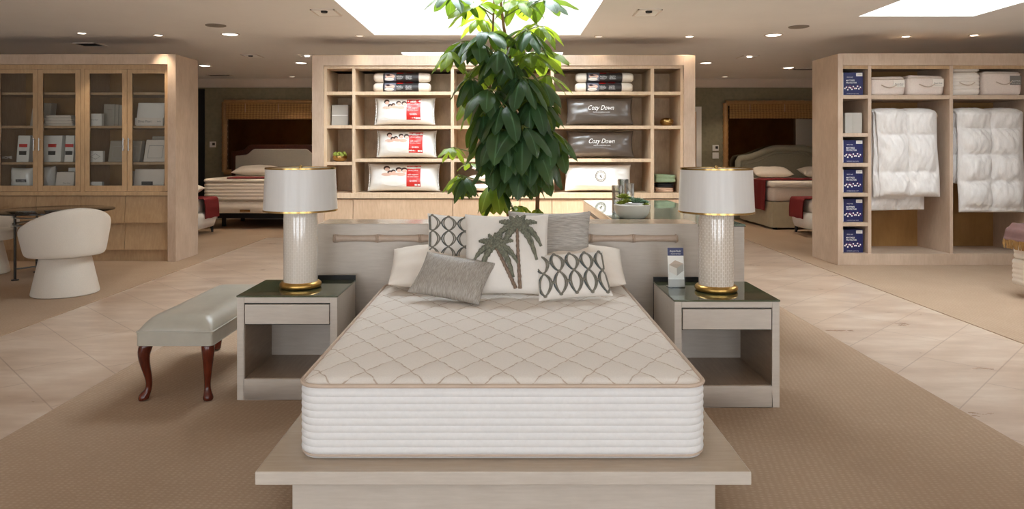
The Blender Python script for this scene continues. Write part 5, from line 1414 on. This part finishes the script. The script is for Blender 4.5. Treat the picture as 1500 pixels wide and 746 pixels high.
# bamboo framed mirrors with woven blinds
def wall_mirror(p0, p1, pt, pb, lab, lab2, right):
    yb = BACKY-.05; s = yb; x0, x1, z1, z0 = WX(p0, yb), WX(p1, yb), WZ(pt, yb), WZ(pb, yb)
    o = thing('wall_mirror', lab, 'mirror', ((x0+x1)/2, BACKY-.02, z0), 'bamboo framed wall mirrors')
    build('mirror_glass', MB().box(x0+.03, x1-.03, BACKY-.025, BACKY-.005, z0+.03, z1-.03), 'mirror', o)
    for a, c in (((x0, z0), (x0, z1)), ((x1, z0), (x1, z1)), ((x0, z1), (x1, z1)), ((x0, z0), (x1, z0))):
        n = 12; pts, rs = [], []
        for i in range(n*4+1):
            q = i/(n*4); pts.append((a[0]+(c[0]-a[0])*q, BACKY-.05, a[1]+(c[1]-a[1])*q)); rs.append(.062 if i % 4 == 0 else .054)
        build('bamboo_rail', MB().tube(pts, rs, 10), 'bamboo', o, smooth=60)
    v = thing('woven_blind', lab2, 'blind', ((x0+x1)/2, BACKY-.1, z1), 'woven reed blinds')
    zv = WZ(175 if not right else 174, yb)
    build('blind_panel', MB().box(x0+.06, x1-.06, BACKY-.125, BACKY-.100, zv, z1-.03), 'reed', v)
    build('blind_fold', MB().box(x0+.06, x1-.06, BACKY-.150, BACKY-.126, zv, zv+.14), 'reed', v, bevel=.01)
    for q in (.2, .5, .8): build('blind_cord', MB().tube([(x0+(x1-x0)*q, BACKY-.128, z1-.03), (x0+(x1-x0)*q, BACKY-.128, zv+.14)], .004, 6), 'piping', v)
wall_mirror(329, 490, 150, 252, 'bamboo framed wall mirror behind the dark wood bed', 'woven reed blind at the top of the far left mirror', False)
wall_mirror(1063, 1232, 151, 252, 'bamboo framed wall mirror behind the sage bed', 'woven reed blind at the top of the far right mirror', True)
# wall controls
def plate(p0, p1, q0, q1, lab, name, cat, screen):
    yb = BACKY; o = thing(name, lab, cat, (WX((p0+p1)/2, yb), yb, WZ((q0+q1)/2, yb)))
    x0, x1, z1, z0 = WX(p0, yb), WX(p1, yb), WZ(q0, yb), WZ(q1, yb)
    build('cover_plate', MB().box(x0, x1, yb-.02, yb, z0, z1), 'plastic_white', o, bevel=.004)
    if screen: build('screen', MB().box(x0+(x1-x0)*.45, x1-(x1-x0)*.12, yb-.022, yb-.019, z0+(z1-z0)*.35, z1-(z1-z0)*.2), 'ink', o)
    else: build('rocker', MB().box(x0+(x1-x0)*.3, x1-(x1-x0)*.3, yb-.026, yb-.019, z0+(z1-z0)*.25, z1-(z1-z0)*.25), 'plastic_white', o, bevel=.002)
plate(307.5, 316.5, 207.5, 216, 'white thermostat on the dark wall left of the far mirror', 'thermostat', 'thermostat', True)
plate(1043.5, 1052.5, 212.5, 221, 'white thermostat above the light switch on the far right wall', 'thermostat', 'thermostat', True)
plate(1043.5, 1052.5, 223.5, 232.5, 'white light switch plate below the thermostat', 'light_switch', 'light switch', False)

# ================================================================ MATTRESS STACK AT RIGHT EDGE
ex = WX(1478, 7.05); y0_ = 5.0
def em(name, cat, lab, xa, z0, z1, ribs, mat='linen'):
    o = thing(name, lab, cat, (xa+1, 6.0, z0))
    prof = [(z0, .012), (z0+.008, .002)]
    for k in range(ribs):
        for q in (.25, .5, .75, 1): prof.append((z0+.008+(z1-z0-.016)*(k+q)/ribs, .004-.008*sin(pi*q)))
    prof += [(z1, .012)]
    build('ribbed_border', MB().rrect_loft(xa, xa+1.55, y0_, y0_+2.05, .07, prof, 8), mat, o, smooth=60)
    return o
em('box_spring', 'box spring', 'cream box spring at the right edge under a ribbed mattress', ex, .122, .365, 5)
em('mattress', 'mattress', 'cream ribbed mattress at the right photo edge, carrying a dark throw', ex+.015, .368, .64, 6)
em('mattress_topper', 'mattress', 'thin cream topper on the ribbed mattress at the right edge', ex+.03, .643, .685, 1)
o = thing('metal_bed_base', 'low dark metal bed base under the box spring at the right edge', 'bed base', (ex+.8, 6.0, CARP))
build('frame_rail', MB().box(ex+.25, ex+1.4, y0_+.25, y0_+.3, .09, .120).box(ex+.25, ex+.3, y0_+.25, y0_+1.8, .09, .120).box(ex+1.35, ex+1.4, y0_+.25, y0_+1.8, .09, .120).box(ex+.25, ex+1.4, y0_+1.75, y0_+1.8, .09, .120), 'black', o)
for x in (ex+.28, ex+1.37):
    for y in (y0_+.28, y0_+1.77): build('frame_leg', MB().cyl((x, y), .022, CARP, .09, 12), 'black', o)
pth = [(ex+.85, .708), (ex+.4, .708), (ex+.2, .709), (ex+.08, .712), (ex+.0, .706), (ex-.055, .660), (ex-.085, .59), (ex-.092, .55)]
o = throw('fringed_throw', 'mauve brown throw with tan fringe over the mattress corner at the right edge', 'brown_throw', pth, 6.55, 7.0)
fb = MB(); rnd = random.Random(9)
for k in range(26):
    y = 6.56+.43*k/25; fb.tube([(ex-.092, y, .56), (ex-.092+rnd.uniform(-.01, .01), y, .52), (ex-.085+rnd.uniform(-.015, .01), y, .475)], .007, 5)
f = build('fringe', fb, 'fringe', o, smooth=True); f['kind'] = 'stuff'

# ================================================================ UMBRELLA PLANT
PY = 6.0
pl = thing('umbrella_plant', 'tall umbrella plant with drooping leaf whorls under the skylight', 'plant', (WX(770, PY), PY, 0))
px, pz = lambda p, Y=PY: WX(p, Y), lambda p, Y=PY: WZ(p, Y)
pc = WX(770, PY)
build('planter_pot', MB().lathe([(.001, 0), (.20, 0), (.21, .01), (.26, .40), (.27, .42), (.255, .425), (.24, .39), (.001, .385)], (pc, PY, 0), 40), 'ceramic', pl, smooth=True)
build('soil', MB().lathe([(.001, .392), (.242, .39)], (pc, PY, 0), 24), 'soil', pl)
def stem(pts, r0, r1): 
    P = [Vector((px(a), PY+d, pz(c))) for a, c, d in pts]; n = len(P)
    build('stem', MB().tube(P, [r0+(r1-r0)*i/(n-1) for i in range(n)], 10), 'trunk', pl, smooth=True)
stem([(782, 405, .05), (787, 330, .05), (788, 285, .05), (785, 230, .04), (776, 180, .02), (762, 130, 0), (748, 90, 0), (738, 40, 0), (732, -10, 0), (728, -60, 0)], .019, .010)
stem([(762, 405, -.02), (750, 340, 0), (738, 290, .02), (728, 230, .02), (722, 170, 0), (716, 110, 0), (722, 40, .02), (725, -40, .03)], .014, .008)
fol, young, stk = MB(), MB(), MB()
rnd = random.Random(21)
def leaflet(b, base, d, L, W, droop, roll):
    """curved elliptical blade along d with a folded midrib"""
    d = d.normalized(); s = d.cross(Vector((0, 0, 1)))
    s = s.normalized() if s.length > .05 else Vector((cos(roll), sin(roll), 0))
    s = (Matrix.Rotation(roll*.35, 3, d) @ s)
    n, rows = 8, []; p = Vector(base); dd = d.copy()
    for i in range(n+1):
        q = i/n; w = W*(sin(pi*q**.80)**.62 if 0 < q < 1 else .0)*.5
        nn = s.cross(dd); wv = .010*sin(q*11+roll*5)
        rows.append((p-s*w-nn*w*.28+nn*wv*.4, p+Vector((0, 0, 0)), p+s*w-nn*w*.28-nn*wv*.4))
        dd = (dd+Vector((0, 0, -droop/n))).normalized(); p = p+dd*L/n
    vs = [x for r in rows for x in r]; fs = []
    for i in range(n):
        for k in (0, 1): fs.append((i*3+k, i*3+k+1, (i+1)*3+k+1, (i+1)*3+k))
    b.add(vs, fs, 0, [(k/2, i/n) for i in range(n+1) for k in range(3)])
def whorl(x, y, dpt, size, n=8, yg=False, elev=.1, droop=1.5, az0=None, facing=None):
    """umbrella of leaflets; x,y photo pixels of its hub, dpt depth offset, size leaf length in px"""
    hub = Vector((px(x, PY+dpt), PY+dpt, pz(y, PY+dpt))); L = size*PY/F
    b = young if yg else fol; a0 = rnd.uniform(0, 2*pi) if az0 is None else az0
    for k in range(n):
        a = a0+2*pi*k/n+rnd.uniform(-.15, .15); e = elev+rnd.uniform(-.32, .30); l = L*rnd.uniform(.80, 1.1)
        d = Vector((cos(a)*cos(e), sin(a)*cos(e), sin(e)))
        st = d*l*.16; stk.tube([hub, hub+st*.6, hub+st], .0028, 5)
        leaflet(b, hub+st, d, l, l*rnd.uniform(.42, .50), droop*rnd.uniform(.65, 1.25), rnd.uniform(-1.2, 1.2))
    # petiole back to the stem
    sx_ = 738+(787-738)*max(0, min(1, (y-40)/260)) if x > 735 else 722+max(0, (y-40))*.06
    tgt = Vector((px(sx_), PY, pz(y+28))); mid = hub.lerp(tgt, .5)+Vector((0, 0, .03))
    stk.tube([hub, mid, tgt], [.004, .005, .006], 6)
W_ = [ # x, y, depth, size, n, young, elev, droop
 # crown in the skylight
 (664, -6, -.1, 44, 8, 0, -.2, 1.4), (700, 8, -.05, 46, 8, 1, 0, 1.3), (716, 48, -.35, 48, 8, 0, -.1, 1.6), (682, 60, -.15, 46, 8, 0, -.2, 1.4),
 (756, 2, -.05, 46, 8, 1, -.1, 1.6), (798, -2, -.1, 44, 8, 0, -.1, 1.1), (772, 44, -.3, 48, 8, 0, -.2, 1.4), (790, 38, .1, 44, 8, 1, -.1, 1.4), (740, -20, 0, 46, 8, 1, .1, 1.3),
 (704, 28, .2, 42, 7, 1, 0, 1.4),
 # broad shoulders
 (672, 66, .0, 52, 8, 1, -.2, 1.2),  (660, 74, -.2, 40, 7, 1, -.3, 1.3), (730, 72, -.4, 52, 8, 0, -.5, 1.5), (776, 78, -.2, 52, 8, 1, -.2, 1.3), (794, 74, .1, 48, 8, 1, -.3, 1.2), (752, 66, .1, 48, 8, 1, -.2, 1.4),
 (712, 92, -.15, 46, 8, 1, -.5, 1.2), (754, 92, -.3, 50, 8, 0, -.5, 1.5), (700, 60, -.35, 42, 7, 0, -.5, 1.2),
 # middle
 (716, 130, -.42, 54, 9, 0, -.5, 1.5), (690, 112, -.2, 46, 8, 0, -.7, 1.2), (766, 112, -.4, 54, 9, 0, -.5, 1.5), (788, 118, -.1, 50, 8, 0, -.5, 1.4), (800, 110, .1, 46, 7, 1, -.4, 1.4),  (694, 142, -.1, 44, 7, 1, -.7, 1.3),
 (738, 152, -.5, 54, 9, 0, -.6, 1.5), (708, 164, -.35, 52, 8, 0, -.7, 1.4), (778, 144, -.4, 54, 9, 0, -.6, 1.5), (798, 150, -.1, 46, 7, 0, -.6, 1.3), 
 # heavy lower mass
 (734, 188, -.5, 58, 9, 0, -.6, 1.5), (766, 184, -.52, 58, 9, 0, -.6, 1.5), (794, 186, -.35, 56, 9, 0, -.45, 1.4), (716, 196, -.3, 54, 8, 0, -.8, 1.3), (802, 192, -.05, 54, 8, 0, -.4, 1.5), (750, 206, -.45, 58, 9, 0, -.8, 1.3), (780, 212, -.42, 56, 9, 0, -.8, 1.3), (724, 222, -.3, 52, 8, 0, -.9, 1.2), (796, 220, -.2, 54, 8, 0, -.8, 1.3), (764, 226, -.35, 54, 8, 0, -.9, 1.2), (744, 232, -.2, 52, 8, 0, -.95, 1.2), (786, 236, -.15, 48, 8, 0, -.95, 1.2),  (772, 240, .1, 48, 8, 0, -.8, 1.3), (750, 168, -.3, 50, 8, 0, -.6, 1.5), (812, 206, -.1, 44, 6, 0, -.6, 1.3),
 # low young growth
 (722, 266, -.1, 48, 9, 1, -.85, 1.2), (730, 272, .0, 44, 8, 0, -.9, 1.2), (680, 258, -.1, 36, 8, 0, -.6, 1.3), (672, 256, .1, 34, 7, 1, -.6, 1.3), (664, 216, .0, 30, 6, 1, -.3, 1.2), (762, 302, .0, 22, 7, 1, -.2, 1.0), (789, 306, .0, 24, 7, 1, -.5, 1.4), (688, 240, .1, 22, 5, 1, 0, 1.0),
]
for a in W_: whorl(a[0], a[1], a[2], a[3], a[4], bool(a[5]), a[6], a[7])
build('foliage', fol, 'leaf', pl, smooth=60)
o = build('young_foliage', young, 'leaf_young', pl, smooth=60); o['label'] = 'paler yellow green young leaves'
build('leaf_stalks', stk, 'stalk', pl, smooth=True)
